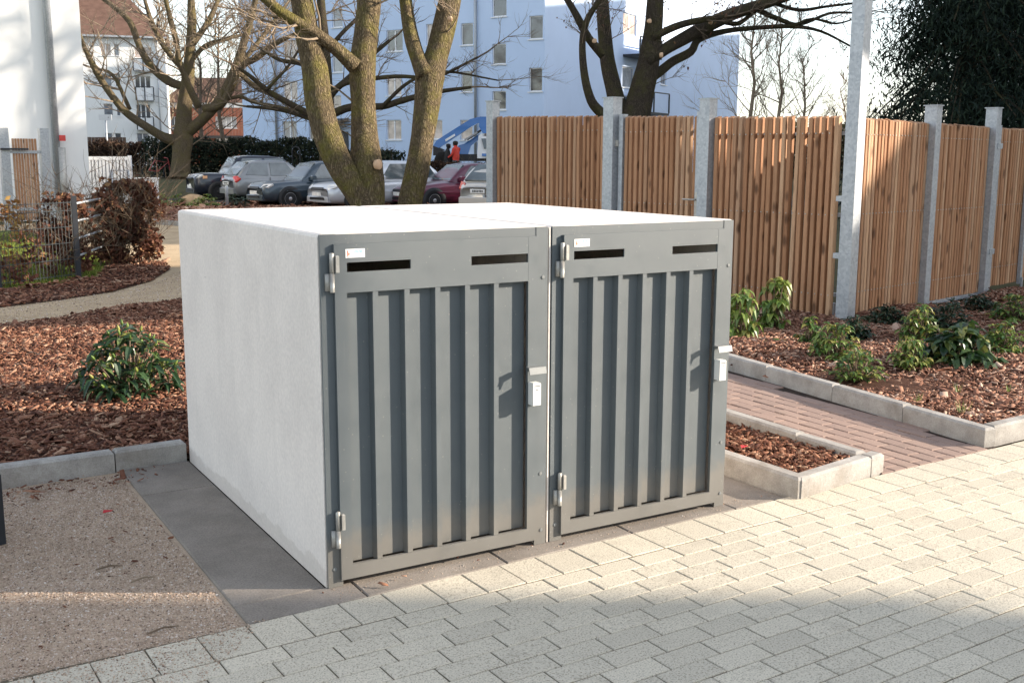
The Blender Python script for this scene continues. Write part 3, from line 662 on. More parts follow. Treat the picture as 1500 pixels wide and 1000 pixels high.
RS = [(1084,498,.22,.40,9,.10,.045,'leaf_light',.9,'pale green leafy shrub half hidden behind the right shelter edge','upright_shrub',1),
      (1132,480,.26,.42,10,.10,.05,'leaf_light',.9,'pale green drooping shrub standing before the brown fence slats','upright_shrub',1),
      (1187,505,.20,.24,9,.07,.026,'leaf_mid',.5,'small yellowish shrub between the pale drooping shrub and the pole','small_shrub',0),
      (1222,528,.36,.30,20,.075,.026,'leaf_mid',.45,'bright green bushy shrub in front of the tall square pole','bushy_shrub',0),
      (1254,557,.34,.22,18,.065,.022,'leaf_mid',.4,'low green shrub nearest to the long kerb of the brick path','bushy_shrub',0),
      (1252,497,.26,.20,11,.08,.03,'leaf_dark',.4,'dark green shrub close to the foot of the tall pole','dark_shrub',0),
      (1298,474,.36,.17,14,.08,.03,'leaf_dark',.35,'low dark shrub under the first bay of the right fence','dark_shrub',0),
      (1332,540,.26,.24,16,.07,.024,'leaf_light',.6,'yellow green shrub beside the big leaved laurel','bushy_shrub',0),
      (1345,500,.30,.30,16,.08,.028,'leaf_mid',.5,'green shrub with yellow tips behind the yellow green shrub','bushy_shrub',0),
      (1398,534,.50,.32,20,.13,.055,'rhodo',.5,'big leaved glossy dark laurel shrub in the middle of the right bed','laurel_shrub',2),
      (1466,519,.34,.26,16,.08,.028,'leaf_mid',.4,'rounded green shrub to the right of the laurel near the picture edge','bushy_shrub',0),
      (1385,484,.44,.26,18,.09,.032,'leaf_dark',.3,'wide dark green shrub under the second bay of the right fence','dark_shrub',0),
      (1432,458,.40,.20,14,.09,.032,'leaf_dark',.3,'dark shrub near the foot of the second fence post','dark_shrub',0),
      (1487,470,.44,.26,16,.09,.03,'leaf_mid',.4,'green shrub at the right picture edge below the gate','bushy_shrub',0)]
for (u,v,w,h,n,L,W,mt,dr,lab,nm,md) in RS:
    p = on_ground(u,v,.035)
    shrub(nm, lab, 'shrub', p, w*1.2, h*1.15, int(n*2.6), L*.95, W*1.15, MAT[mt], dr, md == 2, upright=(md == 1), group='shrubs in the mulch bed by the fence', whorl=7)
for (u,v,lab) in [(1411,612,'lone tuft of green grass near the kerb corner'),(1403,575,'thin grass tuft below the laurel shrub'),(1478,575,'pale grass tuft at the right edge of the bed'),(1345,592,'short grass sprout left of the lone grass tuft')]:
    p = on_ground(u,v,.04); m = MB()
    for i in range(26 if u == 1411 else 12):
        a = random.uniform(0,2*PI); r = random.uniform(0,.02); h = random.uniform(.05,.13)*(1 if u == 1411 else .65)
        o = Vector((math.cos(a)*r, math.sin(a)*r, 0)); s = Vector((-math.sin(a),math.cos(a),0))*.003; t = o+Vector((math.cos(a)*h*.35,math.sin(a)*h*.35,h))
        m.add([o-s,o+s,t],[(0,1,2)])
    o = m.build('grass_tuft', MAT['leaf_light']); o.location = p; tag(o, lab, 'grass tuft', 'grass tufts in the right bed')
o = leaf_geo(MB(), Vector((0,0,0)), Vector((1,.2,.12)), UP, .19, .085, .1, .15); leaf_geo(o, Vector((.01,.01,0)), Vector((.5,.9,.15)), UP, .15, .07, .1, .2); leaf_geo(o, Vector((0,0,0)), Vector((-1,.3,.25)), UP, .10, .05, .1, .2)
o = o.build('leafy_weed', MAT['leaf_mid']); o.location = on_ground(1132,502,.06); tag(o, 'flat green leaves lying on the mulch below the drooping shrub', 'weed')
for (u,v,lab) in [(158,750,'small red scrap lying on the gravel at lower left'),(1090,655,'small red scrap in the mulch of the little planter')]:
    m = MB().add([(-.022,-.006,.004),(.02,-.009,.010),(.024,.007,.005),(-.016,.010,.012),(-.022,-.006,.001),(.02,-.009,.007),(.024,.007,.002),(-.016,.010,.009)], [(0,1,2,3),(7,6,5,4),(0,4,5,1),(1,5,6,2),(2,6,7,3),(3,7,4,0)])
    o = m.build('red_scrap', simple('red_scrap', (.55,.03,.04), .5)); o.location = on_ground(u,v,.0 if u < 500 else .07); tag(o, lab, 'litter')
chip_bed('bark_litter', [(-1.8,-.1),(-.36,-.1),(-.37,1.94),(-2,1.9)], 150, -.006, MAT['chips'], .28, 'scattered bark crumbs on the gravel below the left kerb', .004)
chip_bed('bark_litter', [(-1.4,1.6),(-.3,1.68),(-.02,1.93),(-2,1.89)], 600, -.006, MAT['chips'], .42, 'bark crumbs fallen along the foot of the left kerb', .006)
chip_bed('bark_litter', [(-.3,-.12),(2.2,-.05),(2.2,.02),(-.2,-.0)], 60, .001, MAT['chips'], .4, 'bark crumbs on the pad under the shelter doors', .003)
# twigs on the gravel
for (u,v,u2,v2,lab) in [(140,834,180,828,'thin brown twig on the gravel'),(192,852,228,844,'pale twig on the gravel beside the dark pad'),(215,928,262,916,'dark twig lying where gravel meets the pavers')]:
    a = on_ground(u,v,-.004); b = on_ground(u2,v2,-.004); m = MB().tube([Vector((0,0,0)), (b-a)*.5+Vector((.006,.01,.004)), b-a], [.003,.0035,.002], 5)
    o = m.build('twig', MAT['twig_tan'] if 'pale' in lab else MAT['twig']); o.location = a; tag(o, lab, 'twig')
# dark metal leg at the left edge of the picture
lg = thing('bench', 'dark flat steel bench leg just inside the left picture edge', 'bench', on_ground(4,790,0), math.radians(20))
MB().box(-.06,.0,-.03,.03,-.01,.285).build('leg', MAT['dark'], lg)
MB().box(-.9,-.84,-.03,.03,-.01,.285).build('leg', MAT['dark'], lg)
for i in range(4): MB().cbox(-1.2,-.10,-.19+.1*i,-.10+.1*i,.286,.32,.005).build('seat_board', MAT['board'], lg)

# ------------------------------------------------------------------ trees
def jitter_path(pts, amp):
    return [p+Vector((random.gauss(0,amp),random.gauss(0,amp),random.gauss(0,amp*.4))) for p in pts]
def catmull(pts, rad, sub=3):
    P = [pts[0]*2-pts[1]]+pts+[pts[-1]*2-pts[-2]]; out = []; ro = []
    for i in range(len(pts)-1):
        a,b,c,d = P[i:i+4]
        for k in range(sub):
            t = k/sub; out.append(.5*((2*b)+(c-a)*t+(2*a-5*b+4*c-d)*t*t+(3*b-a-3*c+d)*t**3)); ro.append(rad[i]*(1-t)+rad[i+1]*t)
    return out+[pts[-1]], ro+[rad[-1]]
def twigs(m, p, d, L, r, lev, spread=.7, n=4, sides=3, up=.15, thin=.6, leaves=None):
    seg = 4; pts = [p]; dd = d.normalized()
    for i in range(seg):
        dd = (dd+Vector((random.gauss(0,.16),random.gauss(0,.16),random.gauss(0,.12)+up*.25))).normalized(); pts.append(pts[-1]+dd*(L/seg))
    m.tube(pts, [r*(1-.75*i/seg) for i in range(seg+1)], sides, False)
    if leaves is not None and lev == 0 and random.random() < leaves[1]:
        leaf_geo(leaves[0], pts[-1], Vector((random.gauss(0,1),random.gauss(0,1),-.6)), UP, .07, .045)
    if lev > 0:
        for i in range(n):
            q = random.uniform(.25,1); k = min(seg-1,int(q*seg)); o = pts[k].lerp(pts[k+1], q*seg-k)
            a = Vector((random.gauss(0,1),random.gauss(0,1),random.gauss(0,.7)+up)); a = (a-dd*a.dot(dd)).normalized()
            twigs(m, o, dd+a*random.uniform(.5,1.1)*spread*1.4, L*random.uniform(.4,.72), max(r*thin*(1-.4*q), .004), lev-1, spread, n, sides, up, thin, leaves)
def limb(m, spec, d0, dstep, minsides=9):
    d = d0; pts = []; rad = []
    for i, (u,v,w) in enumerate(spec):
        d = d0+dstep*i; pts.append(at(u,v,d)); rad.append(w*.5*d/FPX)
    P, R = catmull(pts, rad, 4)
    R = [r*(1+.07*mnoise.noise(p*1.3+Vector((r,0,0)))) for p, r in zip(P,R)]
    return P, R
def add_limb(m, P, R): m.tube(P, R, 14 if max(R) > .12 else (9 if max(R) > .05 else 6))
def tree(name, label, base, trunk, limbs, mat, twigmat, d, tw, group=None, cuts=(), leaves=None, extra=None):
    """trunk/limbs: lists of photo polylines with widths; each limb bends its own way in depth; twigs fill the crown"""
    root = thing(name, label, 'tree', (base.x,base.y,base.z), 0, group)
    inv = Matrix.Translation(-base); m = MB(); t = MB(); lf = MB() if leaves else None
    for spec, dd, ds in trunk+limbs:
        P, R = limb(m, spec, dd, ds); P = [inv @ p for p in P]; add_limb(m, P, R)
        n = len(P); cnt = tw['n'] if (spec, dd, ds) in limbs else tw.get('nt', tw['n']//2)
        for k in range(cnt):
            i = random.randint(int(n*tw.get('from',.3)), n-2); a = (P[i+1]-P[i]).normalized(); s = Vector((random.gauss(0,1),random.gauss(0,1),random.gauss(0,.6)+.2)); s = (s-a*s.dot(a)).normalized()
            twigs(t, P[i], a*.6+s*random.uniform(.6,1.2), tw['L']*random.uniform(.5,1.2), min(R[i]*.5, tw['r']), tw['lev'], n=tw.get('k',4), leaves=(lf, leaves) if leaves else None)
        a = (P[-1]-P[-2]).normalized()
        if tw.get('end', 1): twigs(t, P[-1], a, tw['L']*1.3, min(R[-1], tw['r']*2.2), tw['lev'], n=tw.get('k',4)+1, leaves=(lf, leaves) if leaves else None)
    if extra: extra(m, t, inv)
    trunk_o = m.build('trunk', mat, root, True)
    if t.f: c = t.build('crown', twigmat, root, True)
    if lf and lf.f: o = lf.build('dead_leaves', MAT['leaf_beech'], root); o['kind'] = 'stuff'
    for (u,v,dd,r,dirv) in cuts:
        p = inv @ at(u,v,dd); MB().lathe(p, dirv, [(r*.9,-.05),(r,.006),(r*.9,.012),(0,.013)], 12).build('pruning_cut', MAT['cut'], trunk_o, True)
    return root
random.seed(5)
def gbase(u, d): p = at(u, 300, d); return Vector((p.x,p.y,hz(p.x,p.y)-.05))
def with_foot(spec, d, flare=1.35, lean=0):       # carry a trunk polyline down to the ground
    u, v, w = spec[0]; b = at(u,v,d); p = Vector((b.x,b.y,hz(b.x,b.y)-.05)); vv = p-CAM
    z = vv.dot(AX_F); vg = 500-FPX*vv.dot(AX_U)/z
    return [(u+lean, vg, w*flare),(u+lean*.4, v+(vg-v)*.55, w*1.08)]+spec
D1 = 14.5
t1 = with_foot([(544,305,40),(541,272,47),(537,244,48),(534,200,39),(532,150,36),(531,95,40),(536,50,37),(541,0,36),(545,-70,30),(560,-160,24),(570,-260,15)], D1, 1.2)
t1l = [(541,325,32),(533,300,36),(518,275,38),(501,248,40),(481,203,42),(467,150,40),(461,100,38),(450,50,36),(442,0,33),(428,-70,28),(405,-160,22),(390,-260,14)]
tree('street_tree', 'thick mossy tree trunk with two leaning stems right behind the white shelter top', gbase(531,D1), [(t1,D1,.02),(t1l,D1,-.04)],
     [([(520,98,24),(497,76,20),(470,55,19),(440,36,17),(412,18,16),(380,-8,13),(340,-40,10)], D1-.1, -.12),
      ([(560,-20,14),(600,-80,12),(640,-150,9)], D1, .2), ([(436,-20,14),(380,-90,11),(320,-140,8)], D1, -.25)],
     MAT['bark'], MAT['twig_tan'], D1, dict(n=9,nt=3,L=.9,r=.022,lev=2,k=4,**{'from':.35}), cuts=[(555,241,D1-.17,.07,Vector((.5,-.85,.05)))])
t2 = with_foot([(600,300,35),(611,250,36),(619,200,33),(626,150,38),(630,112,44),(640,80,36),(648,50,36),(656,15,34),(661,-10,32),(672,-80,27),(680,-170,20),(690,-260,12)], D1+.4, 1.15, -2)
tree('street_tree', 'mossy tree trunk forking into a Y just right of the two stemmed tree', gbase(601,D1+.4), [(t2,D1+.4,.03)],
     [([(624,112,30),(613,88,23),(604,60,22),(598,30,20),(594,0,19),(585,-60,15),(570,-140,10)], D1+.45, .05), ([(660,-30,14),(720,-90,11),(790,-150,8)], D1+.5, .2)],
     MAT['bark'], MAT['twig_tan'], D1, dict(n=5,nt=3,L=.8,r=.02,lev=2,k=4,**{'from':.6}), cuts=[(661,28,D1+.22,.035,Vector((.8,-.6,.1)))])
D3 = 46
t3 = with_foot([(478,240,22),(480,180,21),(478,120,18),(475,60,15),(470,0,12),(468,-70,8)], D3, 1.3)
tree('bare_tree', 'dark bare tree behind the two stemmed trunk with long level branches', gbase(478,D3), [(t3,D3,0)],
     [([(478,178,11),(455,168,10),(425,152,9),(395,135,8),(368,113,6),(350,100,4)], D3, -.25), ([(476,182,8),(448,172,7),(410,161,6),(362,156,4)], D3, .2),
      ([(480,170,13),(515,157,11),(560,156,10),(590,147,9),(640,135,7),(690,128,4)], D3, -.3), ([(480,140,9),(510,115,8),(535,90,7),(570,60,5)], D3, .3),
      ([(478,115,8),(445,95,7),(410,88,6),(380,70,4)], D3, .3), ([(478,150,9),(500,125,8),(530,118,7),(580,112,6),(640,112,5),(700,84,3)], D3, -.3),
      ([(476,80,8),(500,50,6),(530,20,5),(560,-20,3)], D3, .2), ([(474,60,7),(440,40,6),(400,25,4)], D3, -.2),([(560,156,6),(600,120,5),(650,105,4),(730,118,2)], D3-.8, -.2),([(390,132,5),(420,100,4),(440,70,3)], D3-1, .2)],
     MAT['bark_dark'], MAT['twig'], D3, dict(n=8,nt=5,L=1.5,r=.03,lev=2,k=4))
D4 = 52
t4 = with_foot([(264,255,30),(266,225,27),(268,205,30),(270,160,22),(275,120,19),(278,80,15),(281,40,14),(280,0,11),(279,-50,8)], D4, 1.25)
tree('bare_tree', 'broad bare tree with spreading sunlit limbs left of the parked cars', gbase(264,D4), [(t4,D4,0)],
     [([(264,208,18),(240,201,14),(215,186,12),(185,165,11),(160,135,10),(141,105,9),(125,72,7),(116,48,5)], D4, -.35),
      ([(272,128,13),(247,119,13),(222,98,11),(205,70,10),(190,32,9),(160,5,7),(140,-8,5)], D4, .3),
      ([(272,196,18),(300,172,15),(325,142,14),(345,100,13),(358,60,11),(372,10,9),(380,-30,6)], D4, -.35),
      ([(300,160,13),(325,152,12),(343,118,11),(356,96,10),(378,84,9),(402,65,8),(432,50,5)], D4-.5, -.4),
      ([(292,158,11),(278,130,10),(268,105,9),(262,88,9),(258,60,8),(250,30,8),(243,0,6)], D4-.4, -.35),
      ([(266,100,8),(240,68,8),(222,32,7),(212,0,5)], D4-.6, -.3), ([(282,66,9),(305,32,8),(320,0,6)], D4, .3),
      ([(349,98,8),(372,70,7),(400,34,6),(420,6,4)], D4-.8, .3), ([(350,106,8),(372,126,8),(402,141,7),(440,163,5)], D4-.8, .3),
      ([(318,150,6),(350,142,5),(372,150,5),(410,157,5),(470,171,3)], D4-1, .2), ([(276,95,8),(300,68,7),(330,58,6),(360,50,4)], D4, .4), ([(190,160,6),(165,110,5),(135,100,3)],D4-.8,.3)],
     MAT['bark2'], MAT['twig_tan'], D4, dict(n=9,nt=6,L=2.6,r=.05,lev=2,k=4))
D5 = 24
t5 = with_foot([(924,200,52),(930,175,44),(941,130,36),(950,92,32),(957,42,27),(960,0,24),(965,-70,18)], D5, 1.3)
tree('spreading_tree', 'dark bare tree rising behind the gate with a long branch reaching right', gbase(924,D5), [(t5,D5,0)],
     [([(912,190,32),(906,160,28),(899,130,24),(890,90,22),(885,40,20),(882,0,18),(876,-60,13)], D5, .1),
      ([(900,195,16),(882,168,15),(866,148,14),(856,110,12),(853,62,10),(860,30,9),(874,6,8),(890,-25,6)], D5-.2, -.1),
      ([(884,82,14),(862,56,12),(846,26,11),(828,-4,9),(800,-40,7)], D5-.3, -.1),
      ([(948,92,16),(975,72,17),(1003,56,19),(1032,40,20),(1070,22,19),(1110,9,17),(1152,-4,13),(1200,-20,9)], D5-.2, .25),
      ([(955,56,11),(988,40,11),(1020,31,10),(1060,25,8)], D5-.2, .1),
      ([(950,116,16),(968,104,14),(986,90,13),(1012,76,12),(1024,58,10),(1062,46,8),(1110,41,7),(1160,39,6),(1202,46,4),(1246,68,3)], D5, .2),
      ([(1104,12,9),(1140,28,7),(1172,36,5),(1215,20,4),(1252,19,3)], D5+1.2, .2), ([(1160,39,5),(1190,28,4),(1225,35,3),(1262,24,2)], D5+1.2, .1), ([(1130,4,6),(1170,15,5),(1210,10,4),(1260,4,3)], D5+1.3, .2),([(1050,30,8),(1080,35,7),(1100,22,6)],D5+1,.1)],
     MAT['bark_dark'], MAT['twig'], D5, dict(n=6,nt=3,L=.8,r=.016,lev=2,k=4,**{'from':.5}), leaves=.30,
     cuts=[(711+160,60,D5-.75,.05,Vector((-.3,-.9,.1))),(952,31,D5-.34,.05,Vector((.1,-1,.1))),(1042,33,D5+.2,.05,Vector((.3,-1,-.2))),(970,81,D5-.3,.06,Vector((.6,-.8,0)))])
# distant bare trees beyond the fence
def far_tree(label, u, d, h, mat, spread=1., name='distant_tree'):
    b = gbase(u, d); root = thing(name, label, 'tree', b, random.uniform(0,6), 'bare trees beyond the fence')
    m = MB(); t = MB(); pts = [Vector((random.gauss(0,.05)*k,random.gauss(0,.05)*k,h*k/6)) for k in range(7)]
    m.tube(pts, [h*.016*(1-.9*k/6) for k in range(7)], 7)
    for k in range(26):
        q = random.uniform(.18,.97); i = int(q*6); p = pts[i].lerp(pts[min(i+1,6)], q*6-i); a = k*2.4; s = Vector((math.cos(a),math.sin(a),random.uniform(.5,1.3)))
        twigs(t, p, s, h*.42*(1.05-q)*spread+.4, h*.0045, 2, n=5, up=.35)
    m.build('trunk', mat, root, True); t.build('crown', mat, root, True)
random.seed(11)
far_tree('tall pale bare tree above the fence right of the pale blue gable', 1133, 62, 9.5, MAT['twig_tan'])
far_tree('slender bare tree close to the pale blue gable corner', 1093, 66, 11, MAT['twig_tan'], .8)
far_tree('leaning bare tree right of the tall pale bare tree', 1172, 64, 8, MAT['twig_tan'], .9)
far_tree('small reddish bare tree next to the tall square pole', 1232, 58, 5.6, MAT['board'], .9)
far_tree('bare tree in front of the red brick building', 300, 85, 12, MAT['twig'], 1.1)
far_tree('bare tree between the red brick building and the pale blue house', 330, 92, 14, MAT['twig'], 1.0)
far_tree('bare tree rising behind the roof of the white block', 205, 118, 19, MAT['twig_tan'], 1.0)
far_tree('bare tree behind the broad bare tree crown', 250, 120, 18, MAT['twig_tan'], 1.0)
def leaf_cloud(name, fn, n, size, mat, parent=None, seed=1, aspect=.5, droop=0):
    """n small leaf faces; fn(rng, n) gives their centres"""
    r = np.random.default_rng(seed); P = fn(r, n); n = len(P)
    a = r.normal(0,1,(n,3)); a[:,2] -= droop; a /= np.linalg.norm(a,axis=1)[:,None]; b = r.normal(0,1,(n,3)); b -= a*(a*b).sum(1)[:,None]; b /= np.linalg.norm(b,axis=1)[:,None]
    s = size*r.uniform(.5,1.3,n)[:,None]; c = np.cross(a,b)*s*.12
    V = np.stack([P-a*s*.5, P+b*s*aspect*.5+c, P+a*s*.5, P-b*s*aspect*.5+c],1).reshape(-1,3)
    return link(name, np_mesh(name, V, (np.arange(n)*4)[:,None]+np.arange(4)[None]), mat, parent)
def conifer(label, x, d, h, r, seed, n=60000):
    b = cw(x, d); b.z = hz(b.x,b.y)-.05; root = thing('conifer', label, 'tree', b, 0, 'dark conifers behind the right fence')
    MB().tube([Vector((0,0,0)),Vector((.03,.02,h*.5)),Vector((0,0,h))], [h*.022,h*.014,.02], 8).build('trunk', MAT['bark_dark'], root, True)
    R = random.Random(seed); br = []; bm = MB()
    for i in range(230):
        q = R.random()**.8; z = h*(.04+.95*q); L = r*(1.02-q)**.75*R.uniform(.6,1.12); a = R.uniform(0,2*PI); dr = R.uniform(.15,.5)
        pts = [Vector((math.cos(a)*L*k/4, math.sin(a)*L*k/4, z-dr*L*(k/4)**1.6+.10*L*math.sin(k))) for k in range(5)]
        br.append(pts); bm.tube(pts, [.035*(1-k/5)+.006 for k in range(5)], 4, False)
    bm.build('branch_set', MAT['bark_dark'], root, True)
    BP = np.array([[list(p) for p in pts] for pts in br])
    def fn(rg, n):
        i = rg.integers(0,len(BP),n); q = np.sqrt(rg.uniform(.02,1,n))*3.999; k = q.astype(int); f = (q-k)[:,None]
        P = BP[i,k]*(1-f)+BP[i,k+1]*f; s = .09+.26*q/4; P = P+rg.normal(0,1,(n,3))*s[:,None]*np.array([1,1,.55]); P[:,2] -= rg.exponential(.28,n); return P
    o = leaf_cloud('crown', fn, int(n*1.25), .19, MAT['needles'], root, seed, .17, 1.5); return root
random.seed(3)
conifer('dark conifer nearest the tall pole behind the right fence', 10.2, 25, 8.6, 3.1, 1)
conifer('dark conifer in the middle of the group behind the right fence', 12.6, 27, 9.6, 3.6, 2)
conifer('dark conifer at the right picture edge behind the fence', 14.6, 24.5, 10, 3.6, 3)
conifer('dark conifer standing back behind the other conifers', 16.5, 29, 11, 4.2, 4)
# hedges
def hedge(label, a, b, w, h, mat, n, size, seed, name='hedge', group=None, z0=None, twig=True):
    base = a.copy(); base.z = (hz(a.x,a.y) if z0 is None else z0)-.03; root = thing(name, label, 'hedge', base, 0, group)
    t = b-a; t.z = 0; L = t.length; t.normalize(); s = Vector((-t.y,t.x,0))
    def fn(rg, n):
        u = rg.uniform(0,L,n); v = rg.uniform(-1,1,n); z = rg.uniform(0,1,n)**.7
        bulge = 1+.16*np.sin(u*1.9+seed)+.10*np.sin(u*5.3); zz = z*h*(1+.06*np.sin(u*2.3+seed)+.05*np.sin(u*7))+rg.normal(0,.03,n)
        ww = v*w*.5*bulge*np.sqrt(1-.35*z**4)
        return np.stack([t.x*u+s.x*ww, t.y*u+s.y*ww, zz],1)
    o = leaf_cloud('foliage', fn, n, size, mat, root, seed, .6); o['kind'] = 'stuff'
    if twig:
        m = MB()
        for i in range(int(L*9)):
            p = t*random.uniform(0,L)+s*random.uniform(-.3,.3)*w; twigs(m, p, Vector((random.gauss(0,.15),random.gauss(0,.15),1)), h*random.uniform(.6,1.12), .008 if w < 1 else .014, 1, n=4)
        m.build('twigs', MAT['twig'], root, True)
    return root
random.seed(9)
hedge('dark brown clipped hedge left of the broad bare tree', cw(-27,58), cw(-19.2,57), 1.6, 1.75, MAT['hedge_brown'], 14000, .16, 1)
hedge('dark evergreen hedge behind the black and grey parked cars', cw(-18.6,56), cw(-9.4,54), 1.7, 1.85, MAT['hedge_dark'], 16000, .17, 2)
hedge('brown beech hedge between the maroon car and the blue lift truck', cw(-5.2,45.5), cw(1.2,44.6), 1.0, .95, MAT['hedge_brown'], 12000, .12, 3)
hedge('dark hedge behind the two stemmed tree below the entrance canopy', cw(-9.2,54), cw(-5.4,50), 1.4, 1.3, MAT['hedge_dark'], 8000, .16, 4)
hedge('brown thicket beyond the fence under the distant bare trees', cw(10,58), cw(20,56), 3.5, 2.7, MAT['far_leaf'], 9000, .3, 5)
# low plants in the far bed
for i, (u,v,w,h,mt,lab) in enumerate([(262,303,1.1,.45,'leaf_mid','low green plant clump in the far bed at the path end'),(300,304,1.0,.45,'leaf_light','low yellowish plant clump beside the pale boulder'),(345,303,.9,.42,'leaf_dark','low dark plant clump in the far bed below the dark hatchback'),(235,300,.8,.4,'leaf_light','low pale plant clump nearest the beech bush')]):
    p = on_ground(u,v,0); shrub('ground_plant', lab, 'plant', p, w, h, 26, .16, .06, MAT[mt], .3, group='low plants in the far bed')
m = MB(); bmv = []
import bmesh
bm_ = bmesh.new(); bmesh.ops.create_icosphere(bm_, subdivisions=3, radius=1)
for v in bm_.verts:
    n_ = 1+.22*mnoise.noise(v.co*1.3)+.08*mnoise.noise(v.co*3.1); v.co = Vector((v.co.x*.95*n_, v.co.y*.6*n_, max(-.1,v.co.z*.42*n_)))
me = bpy.data.meshes.new('boulder'); bm_.to_mesh(me); bm_.free()
o = link('boulder', me, simple('sandstone', (.42,.30,.19), .9, .1, var=.25, scale=3, bump=.4), None, True); o.location = on_ground(287,300,.06); o.scale = (.5,.5,.75); o.rotation_euler = (0,.1,-.5); tag(o, 'pale tan boulder in the far bed in front of the black car', 'boulder')
pst = thing('marker_post', 'short pale post in front of the grey hatchback', 'post', on_ground(333,305,0)); MB().lathe(Vector((0,0,0)), UP, [(.05,0),(.05,.62),(.035,.66),(0,.67)], 10).build('shaft', MAT['galv'], pst, True); MB().box(-.10,.10,-.10,.10,-.02,.02).build('foot', MAT['galv'], pst)

# ------------------------------------------------------------------ wire fence, beech hedge plants, posts at left
WF = [Vector((-2.6,9.0,0)), Vector((-.06,10.25,0)), Vector((.93,10.95,0)), Vector((1.75,13.05,0))]
def mesh_fence(label, pts, h, nm='mesh_fence'):
    root = thing(nm, label, 'fence', pts[0]); o = pts[0]; m = MB(); hr = MB()
    for a, b in zip(pts, pts[1:]):
        a = a-o; b = b-o; L = (b-a).length; n = int(L/.055)
        for i in range(n+1):
            p = a.lerp(b, i/n); m.add([p+Vector((.003,0,.05)),p+Vector((-.002,.003,.05)),p+Vector((-.002,-.003,.05)),p+Vector((.003,0,h)),p+Vector((-.002,.003,h)),p+Vector((-.002,-.003,h))], [(0,1,4,3),(1,2,5,4),(2,0,3,5)])
        for z in (.08,.28,.48,.68,.88,h-.02):
            hr.tube([a+UP*z, b+UP*z], .0045, 5)
    m.build('wire_mesh', MAT['wire'], root)['kind'] = 'stuff'; hr.build('wire_rail', MAT['wire'], root)
    for p in pts: MB().box(-.03,.03,-.03,.03,-.05,h+.06).build('post', MAT['dark'], root).location = p-o
    return root
mesh_fence('dark wire mesh fence around the lawn at left', WF[:3], 1.0)
mf2 = thing('rail_fence', 'short fence of pale horizontal rails running back from the wire mesh corner', 'fence', WF[2])
for z in (.30,.52,.74,.96): MB().tube([UP*z, (WF[3]-WF[2])+UP*z], .016, 8).build('rail', MAT['galv'], mf2, True)
MB().box(-.04,.04,-.04,.04,-.05,1.12).build('post', MAT['dark'], mf2).location = WF[3]-WF[2]
def beech(label, p, w, h, n, mat, seed, stems=None, group='dry leaved beech plants along the wire fence', name='beech_plant', stretch=None):
    root = thing(name, label, 'hedge plant', p, 0, group); random.seed(seed); m = MB(); tips = []
    for i in range(stems or max(4,int(w*h*26))):
        o = Vector((random.uniform(-.4,.4)*w, random.uniform(-.3,.3)*w*.6, -.02)); twigs(m, o, Vector((random.gauss(0,.25),random.gauss(0,.25),1)), h*random.uniform(.65,1.08), .008, 2, n=4)
    m.build('stems', MAT['twig'], root, True)
    def fn(rg, k):
        z = rg.uniform(.06,1,k)**.85; a = rg.uniform(0,2*PI,k); r = np.sqrt(rg.uniform(0,1,k))*w*.5*(1-.35*(z-.5)**2*2)
        c = rg.normal(0,.5,(k,3)); P = np.stack([np.cos(a)*r, np.sin(a)*r*.6, z*h],1)+rg.normal(0,.04,(k,3))
        keep = np.sin(P[:,0]*13+seed)*np.sin(P[:,1]*11)+np.sin(P[:,2]*9+P[:,0]*7+seed) > -.35; return P[keep]
    o = leaf_cloud('foliage', fn, int(n*1.25), .085, mat, root, seed, .62); o['kind'] = 'stuff'; return root
beech('tall dry brown beech bush at the end of the wire fence by the path', on_ground(196,388,0)+Vector((-.05,0,0)), .95, 1.18, 4600, MAT['leaf_beech'], 3, name='beech_bush')
beech('dry brown beech bush on the left flank of the tall beech bush', on_ground(172,390,0), .70, 1.0, 2200, MAT['leaf_beech'], 13, name='beech_bush')
beech('brown beech plant climbing the dark fence post', on_ground(98,405,0), .62, 1.02, 2000, MAT['leaf_beech'], 4)
beech('thin brown beech plant left of the post plant', on_ground(60,412,0), .4, .7, 260, MAT['leaf_beech'], 5, 2)
beech('orange leaved beech plant at the left picture edge', on_ground(8,405,0)+Vector((0,0,.0)), .45, .95, 300, MAT['leaf_orange'], 6, 2)
beech('sparse brown beech plant low on the wire fence', on_ground(25,420,0), .5, .35, 140, MAT['leaf_beech'], 7, 2)
beech('yellow stemmed sapling beside the orange leaved plant', on_ground(32,398,0), .2, 1.1, 120, MAT['leaf_orange'], 8, 2)
# timber gate between two steel posts at far left
gl = on_ground(15,336,0); gr = on_ground(73,334,0); gt = (gr-gl).normalized(); gl.z = gr.z = 0
tg = thing('timber_gate', 'pale timber board gate between two steel posts at far left', 'gate', gl, math.atan2(gt.y,gt.x)); GL = (gr-gl).length
for x in (0,GL): MB().box(x-.09,x+.09,-.09,.09,-.05,2.12).build('post', MAT['galv'], tg)
nb = 9; bw = (GL-.3)/nb
BM = MB().cbox(-bw*.5+.006,bw*.5-.006,-.015,.015,0,1.72,.004).mesh('board')
for i in range(nb): o = link('board', BM, MAT['slat'], tg); o.location = (.15+bw*(i+.5), random.gauss(0,.003), .18)
for z in (.42,1.62): MB().box(.09,GL-.09,-.055,-.018,z-.03,z+.03).build('rail', MAT['galv'], tg)
MB().box(-.1,.45,-.14,-.09,1.66,1.70).build('latch_bar', MAT['dark'], tg)
sg = thing('round_sign', 'round sign with its grey back turned, cut by the left picture edge', 'sign', cw(-9.86,20,0)); MB().lathe(Vector((0,-.03,1.72)), Vector((0,-1,0)), [(.42,0),(.42,.02),(.38,.025),(0,.025)], 28).build('sign_disc', simple('sign_back', (.22,.22,.24), .6), sg); MB().lathe(Vector((0,0,-.05)), UP, [(.04,0),(.04,2.2)], 10).build('sign_pole', MAT['galv'], sg, True)
